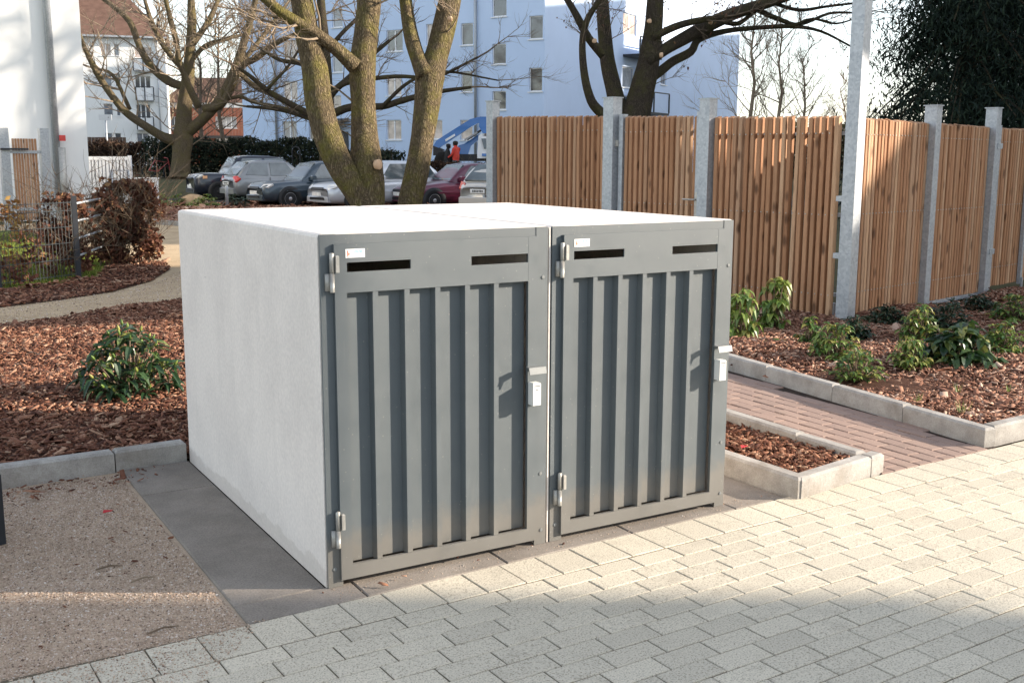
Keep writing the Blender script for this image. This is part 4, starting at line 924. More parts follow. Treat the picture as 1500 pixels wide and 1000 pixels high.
vn = thing('utility_cabinet', 'pale grey cabinet at the far left edge below the round sign', 'cabinet', cw(-10.55,21.0,0), -YAW)
MB().cbox(-.5,.50,-.2,.2,.35,1.95,.03).build('cabinet_body', simple('pale_grey_paint', (.45,.45,.44), .6), vn); MB().cbox(-.45,.45,-.18,.18,-.05,.349,.01).build('plinth', MAT['dark'], vn); MB().box(-.5+.02,.48,-.215,-.2005,.40,1.90).build('cabinet_door', simple('pale_grey_door', (.5,.5,.49), .55), vn)

# ------------------------------------------------------------------ buildings
def mk_render(name, c, var=.06):
    s = NM(name, .9, .15); co = s.coords(); f = s.noise(co, .5, 6, .6); k = s.noise(s.coords(scale=(3,3,.25)), 1.2, 5, .6)
    cc = s.ramp(f, [(.3, tuple(x*(1-var) for x in c)), (.7, c)]); cc = s.mix(s.ramp(k, [(.55, gray(0)), (.9, gray(.25))]), cc, tuple(x*.8 for x in c))
    s.col(cc).bump(s.noise(co, 40, 3), .08, .01); return s.m
MAT['white_render'] = mk_render('white_render', (.82,.82,.80))
MAT['blue_render'] = mk_render('pale_blue_render', (.58,.70,.90))
MAT['blue_light'] = mk_render('pale_blue_gable_render', (.60,.71,.90))
MAT['white_frame'] = simple('white_window_frame', (.8,.8,.8), .5, .3, var=.04)
def mk_glass(name, c, rough=.06, pat=0):
    s = NM(name, rough, .8); co = s.coords(rand=True)
    f = s.noise(co, 1.3, 4, .6); s.col(s.ramp(f, [(.35, tuple(x*.4 for x in c)), (.65, c)])); s.b.inputs['IOR'].default_value = 1.6; return s.m
MAT['glass'] = mk_glass('window_glass', (.06,.065,.075)); MAT['glass_curtain_sunset'] = mk_glass('curtained_sunset_glass', (.62,.50,.44), .2); MAT['glass_grey'] = mk_glass('blind_glass', (.20,.23,.28), .15)  # curtained panes: pinkish colour also holds the reflected sunset
MAT['roof'] = simple('brown_tiles', (.13,.078,.060), .9, .1, var=.25, scale=1.5)
def mk_brick():
    s = NM('red_brick_wall', .9, .15); b = s.n('ShaderNodeTexBrick'); b.inputs['Scale'].default_value = 4; b.inputs['Color1'].default_value = (.42,.13,.07,1); b.inputs['Color2'].default_value = (.33,.10,.06,1); b.inputs['Mortar'].default_value = (.4,.33,.28,1)
    s.l(s.coords(), b.inputs['Vector']); s.col(b.outputs['Color']); return s.m
MAT['brick_wall'] = mk_brick()
def facade(root, o, t, n, W, z0, z1, holes, mat, name='wall', reveal=.14, glassfn=None, sill=True, div=1):
    """a wall from o along t with real openings; every opening gets a window part with frame, sill and pane"""
    xs = sorted(set([0,W]+[h[0] for h in holes]+[h[1] for h in holes])); zs = sorted(set([z0,z1]+[h[2] for h in holes]+[h[3] for h in holes]))
    m = MB(); P = lambda x,z,y=0: o+t*x-n*y+UP*z
    for i in range(len(xs)-1):
        for j in range(len(zs)-1):
            cx, cz = (xs[i]+xs[i+1])/2, (zs[j]+zs[j+1])/2
            if any(h[0] < cx < h[1] and h[2] < cz < h[3] for h in holes): continue
            m.quad(P(xs[i],zs[j]),P(xs[i+1],zs[j]),P(xs[i+1],zs[j+1]),P(xs[i],zs[j+1]))
    for a,b,c,d in [h[:4] for h in holes]:
        r = reveal; m.quad(P(a,c),P(b,c),P(b,c,r),P(a,c,r)); m.quad(P(b,d),P(a,d),P(a,d,r),P(b,d,r)); m.quad(P(a,d),P(a,c),P(a,c,r),P(a,d,r)); m.quad(P(b,c),P(b,d),P(b,d,r),P(b,c,r))
    w = m.build(name, mat, root)
    for h in holes:
        a,b,c,d = h[:4]; gm = h[4] if len(h) > 4 else 'glass'; nd = h[5] if len(h) > 5 else 1
        f = MB(); k = .06; r = reveal
        f.obox(o, t, -n, UP, (a,b), (r-.05,r), (c,c+k)); f.obox(o, t, -n, UP, (a,b), (r-.05,r), (d-k,d)); f.obox(o, t, -n, UP, (a,a+k), (r-.05,r), (c+k,d-k)); f.obox(o, t, -n, UP, (b-k,b), (r-.05,r), (c+k,d-k))
        for q in range(1,nd): x = a+(b-a)*q/nd; f.obox(o, t, -n, UP, (x-.05,x+.05), (r-.05,r), (c+k,d-k))
        win = f.build('window', MAT['white_frame'], root)
        MB().quad(P(a+k,c+k,r-.02),P(b-k,c+k,r-.02),P(b-k,d-k,r-.02),P(a+k,d-k,r-.02)).build('pane', MAT[gm], win)
        if sill and len(h) < 7: MB().obox(o, t, n, UP, (a-.06,b+.06), (.002,.07), (c-.06,c-.003)).build('sill', MAT['white_frame'], win)
    return w
def box_walls(root, o, t, n, W, D, z0, z1, mat, front=False, roof=None, right=True):
    q = lambda x,y,z: o+t*x-n*y+UP*z
    m = MB(); m.quad(q(0,D,z0),q(0,0,z0),q(0,0,z1),q(0,D,z1))
    if right: m.quad(q(W,0,z0),q(W,D,z0),q(W,D,z1),q(W,0,z1))
    m.quad(q(W,D,z0),q(0,D,z0),q(0,D,z1),q(W,D,z1)); m.build('side_wall', mat, root)
    if roof: MB().obox(o, t, -n, UP, (-.3,W+.3), (-.3,D+.3), (z1,z1+.25)).build('roof', MAT['roof'], root)
def rel(u, v, o, t, n): p = on_plane(u,v,o,n); return (p-o).dot(t), p.z
def holes_px(L, o, t, n):
    out = []
    for h in L:
        a, z1 = rel(h[0],h[1],o,t,n); b, z0 = rel(h[2],h[3],o,t,n); out.append((a,b,z0,z1)+tuple(h[4:]))
    return out
def W2(x, d): p = cw(x,d,0); return p
# near white house at far left
nw_n = Vector((0,-1,0)); nw_t = Vector((1,0,0)); p = on_plane(134,300,Vector((0,25.5,0)),nw_n)
o = Vector((p.x-14,25.5,0)); hw = thing('white_house', 'large white house wall at far left with a downpipe and branch shadows', 'house', o)
facade(hw, Vector((0,0,0)), nw_t, nw_n, 14, -.05, 13, [(2,3.2,3.4,4.8),(2,3.2,6.2,7.6),(5,6.2,3.4,4.8)], MAT['white_render'])
box_walls(hw, Vector((0,0,0)), nw_t, nw_n, 14, 11, -.05, 13, MAT['white_render'], roof=True)
dx = on_plane(80,150,o,nw_n).x-o.x
MB().tube([Vector((dx-.05,-.12,13)),Vector((dx-.05,-.12,.3))], .09, 12).build('downpipe', MAT['galv'], hw, True)
MB().tube([Vector((dx+.05,-.12,1.75)),Vector((dx+.05,-.12,-.05))], .11, 12).build('downpipe', MAT['zinc'], hw, True)
MB().box(dx+.02,dx+.16,-.26,-.2,1.9,2.04).build('red_plate', simple('red_plate', (.6,.06,.05), .5), hw)
# balcony railing and ramp wall right of it
ra = at(130,260,31); rb_ = at(192,260,31.0); ra.z = rb_.z = 0; rt = (rb_-ra).normalized(); RL = (rb_-ra).length
rl = thing('white_railing', 'white bar railing standing beside the white house corner', 'railing', ra, math.atan2(rt.y,rt.x))
MB().box(0,RL,-.04,.04,1.42,1.52).build('top_rail', MAT['white_frame'], rl); MB().box(0,RL,-.03,.03,.50,.56).build('bottom_rail', MAT['white_frame'], rl)
BAR = MB().box(-.035,.035,-.02,.02,.561,1.419).mesh('bar')
for i in range(12): link('bar', BAR, MAT['white_frame'], rl).location = (.05+(RL-.1)*i/11,0,0)
MB().box(-.2,RL,-.12,.12,-.05,.50).build('base_wall', MAT['white_render'], rl)
MB().box(RL-.05,RL+.03,-.05,.05,.5,1.55).build('end_post', MAT['white_frame'], rl)
hr = thing('handrail', 'bent grey steel handrail on the steps before the white railing', 'handrail', at(165,285,29.5)); hr.location.z = 0
d_ = (at(190,285,29.5)-at(165,285,29.5)); d_.z = 0
MB().tube([Vector((-d_.x*.5,-d_.y*.5,.35)),Vector((0,0,1.15)),d_+UP*1.15,d_+UP*.0], .03, 8).build('rail', MAT['galv'], hr, True); MB().tube([Vector((0,0,0)),UP*1.14], .025, 8).build('support', MAT['galv'], hr, True)
a_ = at(193,280,32); b_ = at(228,280,32); a_.z = b_.z = 0
o2 = thing('low_wall', 'low white wall right of the white railing', 'wall', a_); MB().obox(Vector((0,0,0)), (b_-a_).normalized(), FWD, UP, (0,(b_-a_).length), (0,.3), (-.05,.86)).build('wall_body', MAT['white_render'], o2); MB().obox(Vector((0,0,0)), (b_-a_).normalized(), FWD, UP, (-.02,(b_-a_).length+.02), (-.03,.33), (.861,.90)).build('coping', MAT['white_render'], o2)
# white apartment block with brown hipped roof
an = (-FWD*.96+RIGHT*.28).normalized(); at_ = Vector((-an.y,an.x,0))
if at_.dot(RIGHT) < 0: at_ = -at_
ao = at(245,150,105); ao.z = 0; right_o = ao.copy(); AWid = 26; ao = ao-at_*AWid
ab = thing('apartment_block', 'white apartment block with brown hipped roof and stacked balconies', 'building', ao)
L = [(146,64,163,82,'glass_curtain_sunset',2),(166,64,175,82,'glass_grey'),(149,108,164,127,'glass_grey',1),(168,108,177,127,'glass'),(151,152,166,170,'glass_grey'),(170,152,177,170,'glass_grey'),(153,195,165,206,'glass_grey'),(168,195,178,206,'glass'),
     (196,69,223,86,'glass_curtain_sunset',2),(197,111,222,146,'glass',3),(199,153,222,190,'glass',3),(200,195,218,213,'glass_grey',2)]
H = holes_px(L, right_o, at_, an); H = [(h[0]+AWid,h[1]+AWid)+h[2:] for h in H]
zt = rel(243,56,right_o,at_,an)[1]
facade(ab, Vector((0,0,0)), at_, an, AWid, .0, zt, H, MAT['white_render'], reveal=.25)
box_walls(ab, Vector((0,0,0)), at_, an, AWid, 11, 0, zt, MAT['white_render'])
q = lambda x,y,z: at_*x-an*y+UP*z
rh = 4.2; m = MB(); m.add([q(-.4,-.5,zt+.02),q(AWid+.4,-.5,zt+.02),q(AWid+.4,11.5,zt+.02),q(-.4,11.5,zt+.02),q(3,5.5,zt+rh),q(AWid-3.2,5.5,zt+rh)], [(0,1,5,4),(1,2,5),(2,3,4,5),(3,0,4),(3,2,1,0)]); m.build('roof', MAT['roof'], ab)
MB().obox(Vector((0,0,0)), at_, -an, UP, (-.5,AWid+.5), (-.62,-.45), (zt-.12,zt+.05)).build('gutter', MAT['galv'], ab)
MB().obox(q(AWid*.55,5,0), at_, an, UP, (-.4,.4), (-.4,.4), (zt+2.4,zt+5.2)).build('chimney', MAT['brick_wall'], ab)
for (u0,v0,u1,v1) in [(195,88,225,104),(199,129,226,147),(201,173,226,190)]:
    a, z1 = rel(u0,v0,right_o,at_,an); b, z0 = rel(u1,v1,right_o,at_,an); a += AWid; b += AWid
    bl = MB().obox(Vector((0,0,0)), at_, an, UP, (a,b), (.55,.60), (z0,z1)); bal = bl.build('balcony', MAT['white_frame'], ab)
    MB().obox(Vector((0,0,0)), at_, an, UP, (a,b), (.0,.6), (z0-.14,z0-.01)).build('balcony_floor', MAT['white_render'], bal)
    fr = MB()
    for k in range(3): x = a+(b-a)*k/2; fr.obox(Vector((0,0,0)), at_, an, UP, (x-.05,x+.05), (.605,.65), (z0-.05,z1+.05))
    fr.obox(Vector((0,0,0)), at_, an, UP, (a,b), (.605,.64), (z1+.051,z1+.12)); fr.obox(Vector((0,0,0)), at_, an, UP, (a,b), (.605,.64), (z0-.10,z0-.051)); fr.build('railing_frame', MAT['dark'], bal)
a, _ = rel(231,100,right_o,at_,an); MB().tube([at_*(a+AWid)+an*.1+UP*zt, at_*(a+AWid)+an*.1], .07, 8).build('downpipe', MAT['galv'], ab, True)
# red brick building
bn = -FWD; bt = RIGHT; bo = at(243,190,122); bo.z = 0; bo_w = (at(372,190,122)-at(243,190,122)).dot(RIGHT)
bb = thing('brick_building', 'low red brick building with white window bands behind the broad bare tree', 'building', bo)
L = [(250,171,260,189,'glass_grey',2),(315,171,347,188,'glass_grey',4),(316,203,350,214,'glass_grey',4),(252,203,262,214,'glass_grey',2)]
facade(bb, Vector((0,0,0)), bt, bn, bo_w, 0, rel(300,158,bo,bt,bn)[1], holes_px(L,bo,bt,bn), MAT['brick_wall'], reveal=.2)
box_walls(bb, Vector((0,0,0)), bt, bn, bo_w, 9, 0, rel(300,158,bo,bt,bn)[1], MAT['brick_wall'])
z = rel(300,158,bo,bt,bn)[1]; MB().obox(Vector((0,0,0)), bt, bn, UP, (-.2,bo_w), (-9,.15), (z+.01,z+.55)).build('white_fascia', MAT['white_frame'], bb)
zc = rel(300,203,bo,bt,bn)[1]; MB().obox(Vector((0,0,0)), bt, bn, UP, (4,bo_w), (.02,1.4), (zc,zc+.3)).build('canopy', MAT['dark'], bb)
MB().add([bt*-.5+UP*(z+.56)+bn*.3, bt*bo_w+UP*(z+.56)+bn*.3, bt*bo_w+UP*(z+.56)-bn*9.3, bt*-.5+UP*(z+.56)-bn*9.3, bt*2+UP*(z+3.6)-bn*4.5, bt*bo_w+UP*(z+3.6)-bn*4.5], [(0,1,5,4),(2,3,4,5),(3,0,4),(1,2,5)]).build('roof', MAT['roof'], bb)
# pale blue apartment house: long facade and its gable
fa = cw(-15.1,72.); fb = cw(-2.8,64.6); ft = (fb-fa).normalized(); fn_ = Vector((ft.y,-ft.x,0))
if fn_.dot(FWD) > 0: fn_ = -fn_
cor = on_plane(797,150,fa,fn_); cor.z = 0; lft = on_plane(355,150,fa,fn_); lft.z = 0
FL = (cor-lft).dot(ft); bh = thing('apartment_house', 'long pale blue apartment house behind the car park and the fence', 'building', lft); HT = 15.5
L = [(721,-8,742,24),(721,65,741,94),(721,134,741,161),(775,24,795,57),(775,100,794,134),(775,-55,795,-22),
     (675,35,693,66),(675,105,692,135),(674,176,692,205,'glass_curtain_sunset'),(566,112,588,140,'glass_curtain_sunset',2),(566,176,588,205,'glass_curtain_sunset',2),(630,176,648,204,'glass_curtain_sunset'),(630,108,648,137,'glass_curtain_sunset'),(566,45,590,75,'glass',2),(624,36,648,66,'glass_curtain_sunset'),
     (413,178,435,205,'glass_grey',2),(452,178,466,205),(414,120,436,147,'glass_curtain_sunset',2),(414,60,436,88,'glass_curtain_sunset',2),(486,140,500,165,'glass_curtain_sunset'),(486,78,502,106,'glass_grey'),(486,14,502,40,'glass_grey'),(414,0,436,28,'glass_grey')]
facade(bh, Vector((0,0,0)), ft, fn_, FL, 0, HT, holes_px(L,lft,ft,fn_), MAT['blue_render'])
GN = ft.copy(); GT = -fn_; GLn = (on_plane(1080,150,cor,GN)-cor).dot(GT); print('facade', FL, 'gable', GLn)
L2 = [(913,18,932,54,'glass_curtain_sunset',2,0),(912,97,929,130,'glass_grey',1),(968,103,976,125,'glass_grey',1),(913,140,930,166,'glass',1,0)]
go = cor-lft
facade(bh, go, GT, GN, GLn, 0, HT, [h for h in holes_px(L2,cor,GT,GN)], MAT['blue_light'], 'gable_wall')
box_walls(bh, Vector((0,0,0)), ft, fn_, FL, GLn, 0, HT, MAT['blue_render'], roof=True, right=False)
for u0,v0,u1,v1 in [(913,56,945,86),(910,134,956,167)]:
    a, z1 = rel(u0,v0,cor,GT,GN); b, z0 = rel(u1,v1,cor,GT,GN)
    bal = MB().obox(go, GT, GN, UP, (a,b), (1.1,1.15), (z0+.1,z1-.1)).build('balcony', MAT['blue_light'], bh)
    MB().obox(go, GT, GN, UP, (a,b), (.005,1.2), (z0-.15,z0)).build('balcony_floor', MAT['dark'], bal)
    fr = MB()
    for k in range(3): x = a+(b-a)*k/2; fr.obox(go, GT, GN, UP, (x-.05,x+.05), (1.155,1.22), (z0+.001,z1))
    fr.obox(go, GT, GN, UP, (a,b), (1.155,1.22), (z1+.001,z1+.07)); fr.build('railing_frame', MAT['dark'], bal)
for u in (698, 404):
    x = rel(u,100,lft,ft,fn_)[0]; MB().tube([ft*x+fn_*.12+UP*HT, ft*x+fn_*.12], .09, 8).build('downpipe', MAT['galv'], bh, True)
a, z1 = rel(486,174,lft,ft,fn_); b, z0 = rel(512,186,lft,ft,fn_)
cp = MB().add([ft*a+UP*z1+fn_*.05, ft*b+UP*z1+fn_*.05, ft*(b+.1)+UP*z0+fn_*1.5, ft*(a-.3)+UP*z0+fn_*1.5, ft*a+UP*(z1-.1)+fn_*.05, ft*b+UP*(z1-.1)+fn_*.05, ft*(b+.1)+UP*(z0-.1)+fn_*1.5, ft*(a-.3)+UP*(z0-.1)+fn_*1.5], [(3,2,1,0),(4,5,6,7),(0,1,5,4),(1,2,6,5),(2,3,7,6),(3,0,4,7)]); cp.build('entrance_canopy', MAT['dark'], bh)
MB().obox(Vector((0,0,0)), ft, fn_, UP, (a+.3,b-.1), (.01,.06), (.5,z0-.3)).build('entrance_door', MAT['dark'], bh)
# street sign, wooden screen, bicycle, hoop
sgn = thing('street_sign', 'small white sign board on a tall grey pole before the white block', 'sign', at(158,230,60)); sgn.location.z = .45; zt_ = at(158,172,60).z-.45
MB().obox(Vector((0,0,0)), RIGHT, FWD, UP, (-.36,.36), (-.06,-.03), (zt_-.18,zt_+.14)).build('sign_board', MAT['white_frame'], sgn); MB().lathe(Vector((0,0,0)), UP, [(.06,0),(.05,zt_+.1)], 8).build('sign_pole', MAT['galv'], sgn, True)
MB().obox(Vector((0,0,0)), RIGHT, FWD, UP, (.14,.22), (-.065,-.061), (zt_-.06,zt_+.02)).build('sign_symbol', MAT['print_grey'], sgn)
sc = thing('wooden_screen', 'dark brown board screen behind the white railing', 'screen', at(126,225,75)); sc.location.z = .45
SW = (at(186,225,75)-at(126,225,75)).length; zt_ = at(150,201,75).z-.45; nb = 16
for i in range(nb): MB().obox(Vector((0,0,0)), RIGHT, FWD, UP, (-1+(SW+1)*i/nb,-1+(SW+1)*(i+1)/nb-.02), (0,.03), (0,zt_+random.uniform(-.02,.02))).build('board', simple('dark_boards', (.10,.065,.05), .9) if i == 0 else bpy.data.materials['dark_boards'], sc)
MB().obox(Vector((0,0,0)), RIGHT, FWD, UP, (-1,SW), (.031,.09), (.6,.72)).build('rail', MAT['dark'], sc)
bk = thing('bicycle', 'reddish bicycle leaning near the foot of the broad bare tree', 'bicycle', on_ground(236,272,.5)); bk.location = cw(-17.2,53,.45); bk.rotation_euler = (0,.1,-YAW+.6)
for x in (-.52,.52):
    w = MB(); pts = [Vector((x+.33*math.cos(k*PI/9),0,.34+.33*math.sin(k*PI/9))) for k in range(19)]; w.tube(pts,.025,6,False); w.build('wheel', MAT['dark'], bk)
MB().tube([Vector((-.52,0,.34)),Vector((-.1,0,.32)),Vector((.38,0,.8)),Vector((-.2,0,.82)),Vector((-.1,0,.32))], .03, 6).tube([Vector((.52,0,.34)),Vector((.36,0,1.0)),Vector((.25,.25,1.02))], .025, 6).tube([Vector((-.52,0,.34)),Vector((-.22,0,.9))], .025, 6).build('frame', simple('red_frame', (.32,.05,.05), .4), bk); MB().cbox(-.36,-.10,-.07,.07,.9,.97,.02).build('saddle', MAT['dark'], bk)
hp = thing('cycle_hoop', 'small grey bent steel hoop at the hedge above the dark hatchback', 'cycle stand', at(434,235,51)); hp.location.z = .45
MB().tube([RIGHT*-.18,RIGHT*-.18+UP*1.35,RIGHT*-.12+UP*1.48,RIGHT*.0+UP*1.53,RIGHT*.12+UP*1.48,RIGHT*.18+UP*1.35,RIGHT*.18], .03, 8).build('hoop', MAT['dark'], hp, True)

# ------------------------------------------------------------------ cars
sheet('car_park', [(6.0,34),(13.4,31),(19,25.5),(30,21),(44,36),(20,48),(12,47)], -.055, MAT['asphalt'])
def paint(name, c, metal=.3):
    s = NM(name, .28, .5); s.col(c); s.b.inputs['Coat Weight'].default_value = .8; s.b.inputs['Coat Roughness'].default_value = .06; s.b.inputs['Metallic'].default_value = metal; return s.m
MAT['tyre'] = simple('tyre_rubber', (.02,.02,.02), .9, .2); MAT['rim'] = simple('alloy_rim', (.42,.42,.43), .35, .5, .5); MAT['trim'] = simple('black_trim', (.018,.018,.02), .55)
MAT['lamp'] = simple('headlight_glass', (.72,.72,.70), .12, .7, var=.25); MAT['tail'] = simple('tail_lamp', (.55,.03,.03), .2, .6); MAT['plate'] = simple('number_plate', (.75,.75,.73), .4)
MAT['amber'] = simple('amber_lamp', (.7,.4,.22), .25, .6)
MAT['car_glass'] = mk_glass('car_glass', (.10,.13,.14), .04)
def car(label, u, v, dirang, L, W, Hh, col, style, plate_marks=(), ref='front'):
    """heading along local +x; (u,v) is where the viewer-side front wheel (or rear wheel) meets the ground"""
    s = {'hatch':dict(hood=.30,ws=.47,re=.93,tail=1.0,belt=.60,nose=.50,deck=.62), 'suv':dict(hood=.28,ws=.42,re=.95,tail=1.0,belt=.60,nose=.55,deck=.60), 'sedan':dict(hood=.28,ws=.44,re=.76,tail=.90,belt=.62,nose=.48,deck=.64)}[style]
    gp = on_ground(u,v,0); ang = dirang; fx = Vector((math.cos(ang),math.sin(ang),0)); lx = Vector((-fx.y,fx.x,0))
    wb_f, wb_r = L*.5-.82, -L*.5+.78
    side = 1 if lx.dot(-FWD) > 0 else -1
    ctr = gp-fx*(wb_f if ref == 'front' else wb_r)-lx*side*(W/2-.1)
    root = thing('parked_car', label, 'car', (ctr.x,ctr.y,hz(ctr.x,ctr.y)-.06), ang, 'cars parked in the car park')
    pm = paint('car_paint', col)
    # hull stations: (x, z_low, z_top, half width)
    X = lambda f: L*.5-f*L
    st = [(0,.34,Hh*s['nose']-.10,W*.36),(.012,.24,Hh*s['nose']-.03,W*.415),(.05,.20,Hh*(s['nose']+.035),W*.465),(.13,.19,Hh*(s['nose']+.06),W*.49),(s['hood'],.19,Hh*s['belt']-.02,W*.5),(.5,.19,Hh*s['belt'],W*.5),(.72,.19,Hh*(s['belt']+.015),W*.5),(.86,.20,Hh*(s['deck']+.01),W*.49),(.95,.22,Hh*s['deck'],W*.465),(.988,.26,Hh*(s['deck']-.03),W*.42),(1.0,.36,Hh*(s['deck']-.11),W*.37)]
    m = MB(); n = 0; rows = []
    for f,z0,z1,hw in st:
        zm = (z0+z1)/2
        half = [(0,z0),(hw*.80,z0),(hw*.97,z0+.07),(hw,zm-.04),(hw*.985,zm+.10),(hw*.95,z1-.04),(hw*.86,z1),(hw*.45,z1+.025),(0,z1+.03)]
        ring = [(X(f),y,z) for y,z in half]+[(X(f),-y,z) for y,z in half[-2:0:-1]]; rows.append(ring); n = len(ring)
    V = [p for r in rows for p in r]; F = [(i*n+j,i*n+(j+1)%n,(i+1)*n+(j+1)%n,(i+1)*n+j) for i in range(len(rows)-1) for j in range(n)]
    F += [tuple(range(n)), tuple((len(rows)-1)*n+j for j in range(n-1,-1,-1))]
    m.add(V,F)
    # cabin
    zb, zr = Hh*s['belt']-.01, Hh; wf, wr = s['hood']+.03, s['tail']-.03; rf, rr = s['ws'], s['re']-.10 if style != 'sedan' else s['re']-.12
    hb, hr_ = W*.465, W*.37
    cab = []
    for (f,z,h) in [(wf,zb,hb*.90),(wf+(rf-wf)*.5,zb+(zr-zb)*.55,None),(rf,zr-.05,None),(rf+.06,zr-.005,None),((rf+rr)/2,zr,None),(rr,zr-.03,None),(rr+(wr-rr)*.55,zb+(zr-zb)*.60,None),(wr,zb,hb*.86)]:
        t = (z-zb)/(zr-zb); top = z; hw2 = hb+(hr_-hb)*t; e_ = h or hb
        cab.append([(X(f),e_,zb-.03),(X(f),(e_+hw2)/2 if not h else e_,(zb+top)/2),(X(f),hw2 if not h else e_,top-.02*t),(X(f),hw2*.80 if not h else e_*.8,top+.0),(X(f),0,top+.02*t),(X(f),-(hw2*.80 if not h else e_*.8),top),(X(f),-(hw2 if not h else e_),top-.02*t),(X(f),-((e_+hw2)/2 if not h else e_),(zb+top)/2),(X(f),-e_,zb-.03)])
    k = 9; m.add([p for r in cab for p in r], [(i*k+j,i*k+j+1,(i+1)*k+j+1,(i+1)*k+j) for i in range(len(cab)-1) for j in range(k-1)])
    body = m.build('body', pm, root, True)
    md = body.modifiers.new('smooth','SUBSURF'); md.levels = 1; md.render_levels = 1
    # glass laid just proud of the cabin
    def lerp(a,b,t): return tuple(x+(y-x)*t for x,y in zip(a,b))
    def slab(name, pts, off, mat, par=root):
        pts = [Vector(p) for p in pts]; nn = (pts[1]-pts[0]).cross(pts[2]-pts[0]).normalized(); cc = sum(pts,Vector())/len(pts)
        if nn.dot(cc-Vector((0,0,Hh*.6))) < 0: nn = -nn; pts = pts[::-1]
        kk = len(pts); return MB().add([p+nn*off for p in pts]+[p-nn*.02 for p in pts], [tuple(range(kk))]+[(i+kk,(i+1)%kk+kk,(i+1)%kk,i) for i in range(kk)]).build(name, mat, par)
    g0, g1 = (X(wf+.012),zb+.02), (X(rf-.004),zr-.075)
    slab('windscreen', [(g0[0],hb*.82,g0[1]),(g0[0],-hb*.82,g0[1]),(g1[0],-hr_*.86,g1[1]),(g1[0],hr_*.86,g1[1])], .030, MAT['car_glass'])
    g0, g1 = (X(wr-.006),zb+.08), (X(rr+.012),zr-.08)
    slab('rear_window', [(g0[0],hb*.76,g0[1]),(g0[0],-hb*.76,g0[1]),(g1[0],-hr_*.82,g1[1]),(g1[0],hr_*.82,g1[1])], .030, MAT['car_glass'])
    for sg_ in (1,-1):
        def sp(f,t): return (X(f), sg_*(hb+(hr_-hb)*t+.004), zb+(zr-zb)*t)
        mid = (rf+rr)/2+.02
        slab('side_window', [sp(wf+.085,.10),sp(mid-.012,.10),sp(mid-.012,.84),sp(rf+.035,.84)], .014, MAT['car_glass'])
        slab('side_window', [sp(mid+.012,.10),sp(wr-.075,.16),sp(rr+.0,.82),sp(mid+.012,.84)], .014, MAT['car_glass'])
        slab('door_seam', [(X(mid),sg_*(W*.5+.001),.3),(X(mid+.003),sg_*(W*.5+.001),.3),(X(mid+.003),sg_*(W*.5-.01),zb),(X(mid),sg_*(W*.5-.01),zb)], .004, MAT['trim'])
        MB().cbox(X(mid-.035)-.09,X(mid-.035)+.09,sg_*W*.497-.014,sg_*W*.497+.014,zb-.13,zb-.10,.005).build('door_handle', pm, root)
        mr = MB().cbox(X(wf+.075)-.07,X(wf+.075)+.08,min(sg_*(hb+.03),sg_*(hb+.21)),max(sg_*(hb+.03),sg_*(hb+.21)),zb+.02,zb+.16,.03).build('mirror', pm if style != 'suv' else MAT['trim'], root)
        # lights
        zl = Hh*s['nose']-.05
        hl = slab('headlight', [(X(.006),sg_*W*.27,zl-.05),(X(.035),sg_*W*.445,zl-.03),(X(.075),sg_*W*.475,zl+.07),(X(.03),sg_*W*.30,zl+.05)], .035, MAT['lamp'])
        zt_ = Hh*s['deck']-.10
        slab('tail_light', [(X(.990),sg_*W*.30,zt_-.10),(X(.985),sg_*W*.43,zt_-.10),(X(.945),sg_*W*.475,zt_+.02),(X(.965),sg_*W*.42,zt_+.10),(X(.985),sg_*W*.30,zt_+.08)], .03, MAT['tail'])
        if style == 'suv': slab('indicator', [(X(.07),sg_*W*.47,zl-.06),(X(.11),sg_*W*.488,zl-.05),(X(.11),sg_*W*.488,zl+.05),(X(.07),sg_*W*.47,zl+.05)], .02, MAT['amber'])
        MB().cbox(X(.82),X(.18),sg_*W*.5-.012,sg_*W*.5+.012,Hh*.36,Hh*.36+.06,.008).build('side_trim', MAT['trim'] if style == 'suv' else pm, root)
        for wx in (wb_f, wb_r):
            ar = MB().lathe(Vector((wx,sg_*(W*.5-.05),.31)), Vector((0,sg_,0)), [(.385,0),(.385,.054),(.30,.056),(0,.056)], 22); ar.build('wheel_arch', MAT['trim'], root, True)
            ty = MB().lathe(Vector((wx,sg_*(W*.5-.19),.31)), Vector((0,sg_,0)), [(.20,0),(.30,.01),(.315,.04),(.315,.17),(.30,.20),(.205,.205),(.20,.19)], 24)
            wh = ty.build('wheel', MAT['tyre'], root, True)
            rm = MB().lathe(Vector((wx,sg_*(W*.5-.05),.31)), Vector((0,sg_,0)), [(.203,.04),(.19,.058),(.165,.045),(.06,.052),(.05,.066),(0,.066)], 20); rm.build('rim', MAT['rim'] if style != 'suv' else MAT['trim'], wh, True)
    gz = Hh*s['nose']-.12
    gr = slab('grille', [(X(-.003),W*.22,gz+.0),(X(-.003),-W*.22,gz+.0),(X(.006),-W*.20,gz+.06),(X(.006),W*.20,gz+.06)], .03, MAT['trim'])
    slab('lower_grille', [(X(-.001),W*.26,.33),(X(-.001),-W*.26,.33),(X(-.003),-W*.24,.40),(X(-.003),W*.24,.40)], .03, MAT['trim'])
    MB().cbox(X(0)+.028,X(0)+.045,-.26,.26,.44,.55,.004).build('number_plate', MAT['plate'], root)
    pl = MB().cbox(X(1.0)-.055,X(1.0)-.032,-.26,.26,Hh*.42,Hh*.42+.11,.004).build('number_plate', MAT['plate'], root)
    mk = MB()
    for i in range(7): mk.box(X(1.0)-.058,X(1.0)-.0555,-.20+i*.056,-.165+i*.056,Hh*.42+.025,Hh*.42+.085)
    mk.build('plate_characters', MAT['trim'], pl)
    MB().cbox(X(0)-.12,X(0)+.02,-W*.37,W*.37,.26,.50,.10).build('front_bumper', pm if style != 'suv' else MAT['trim'], root)
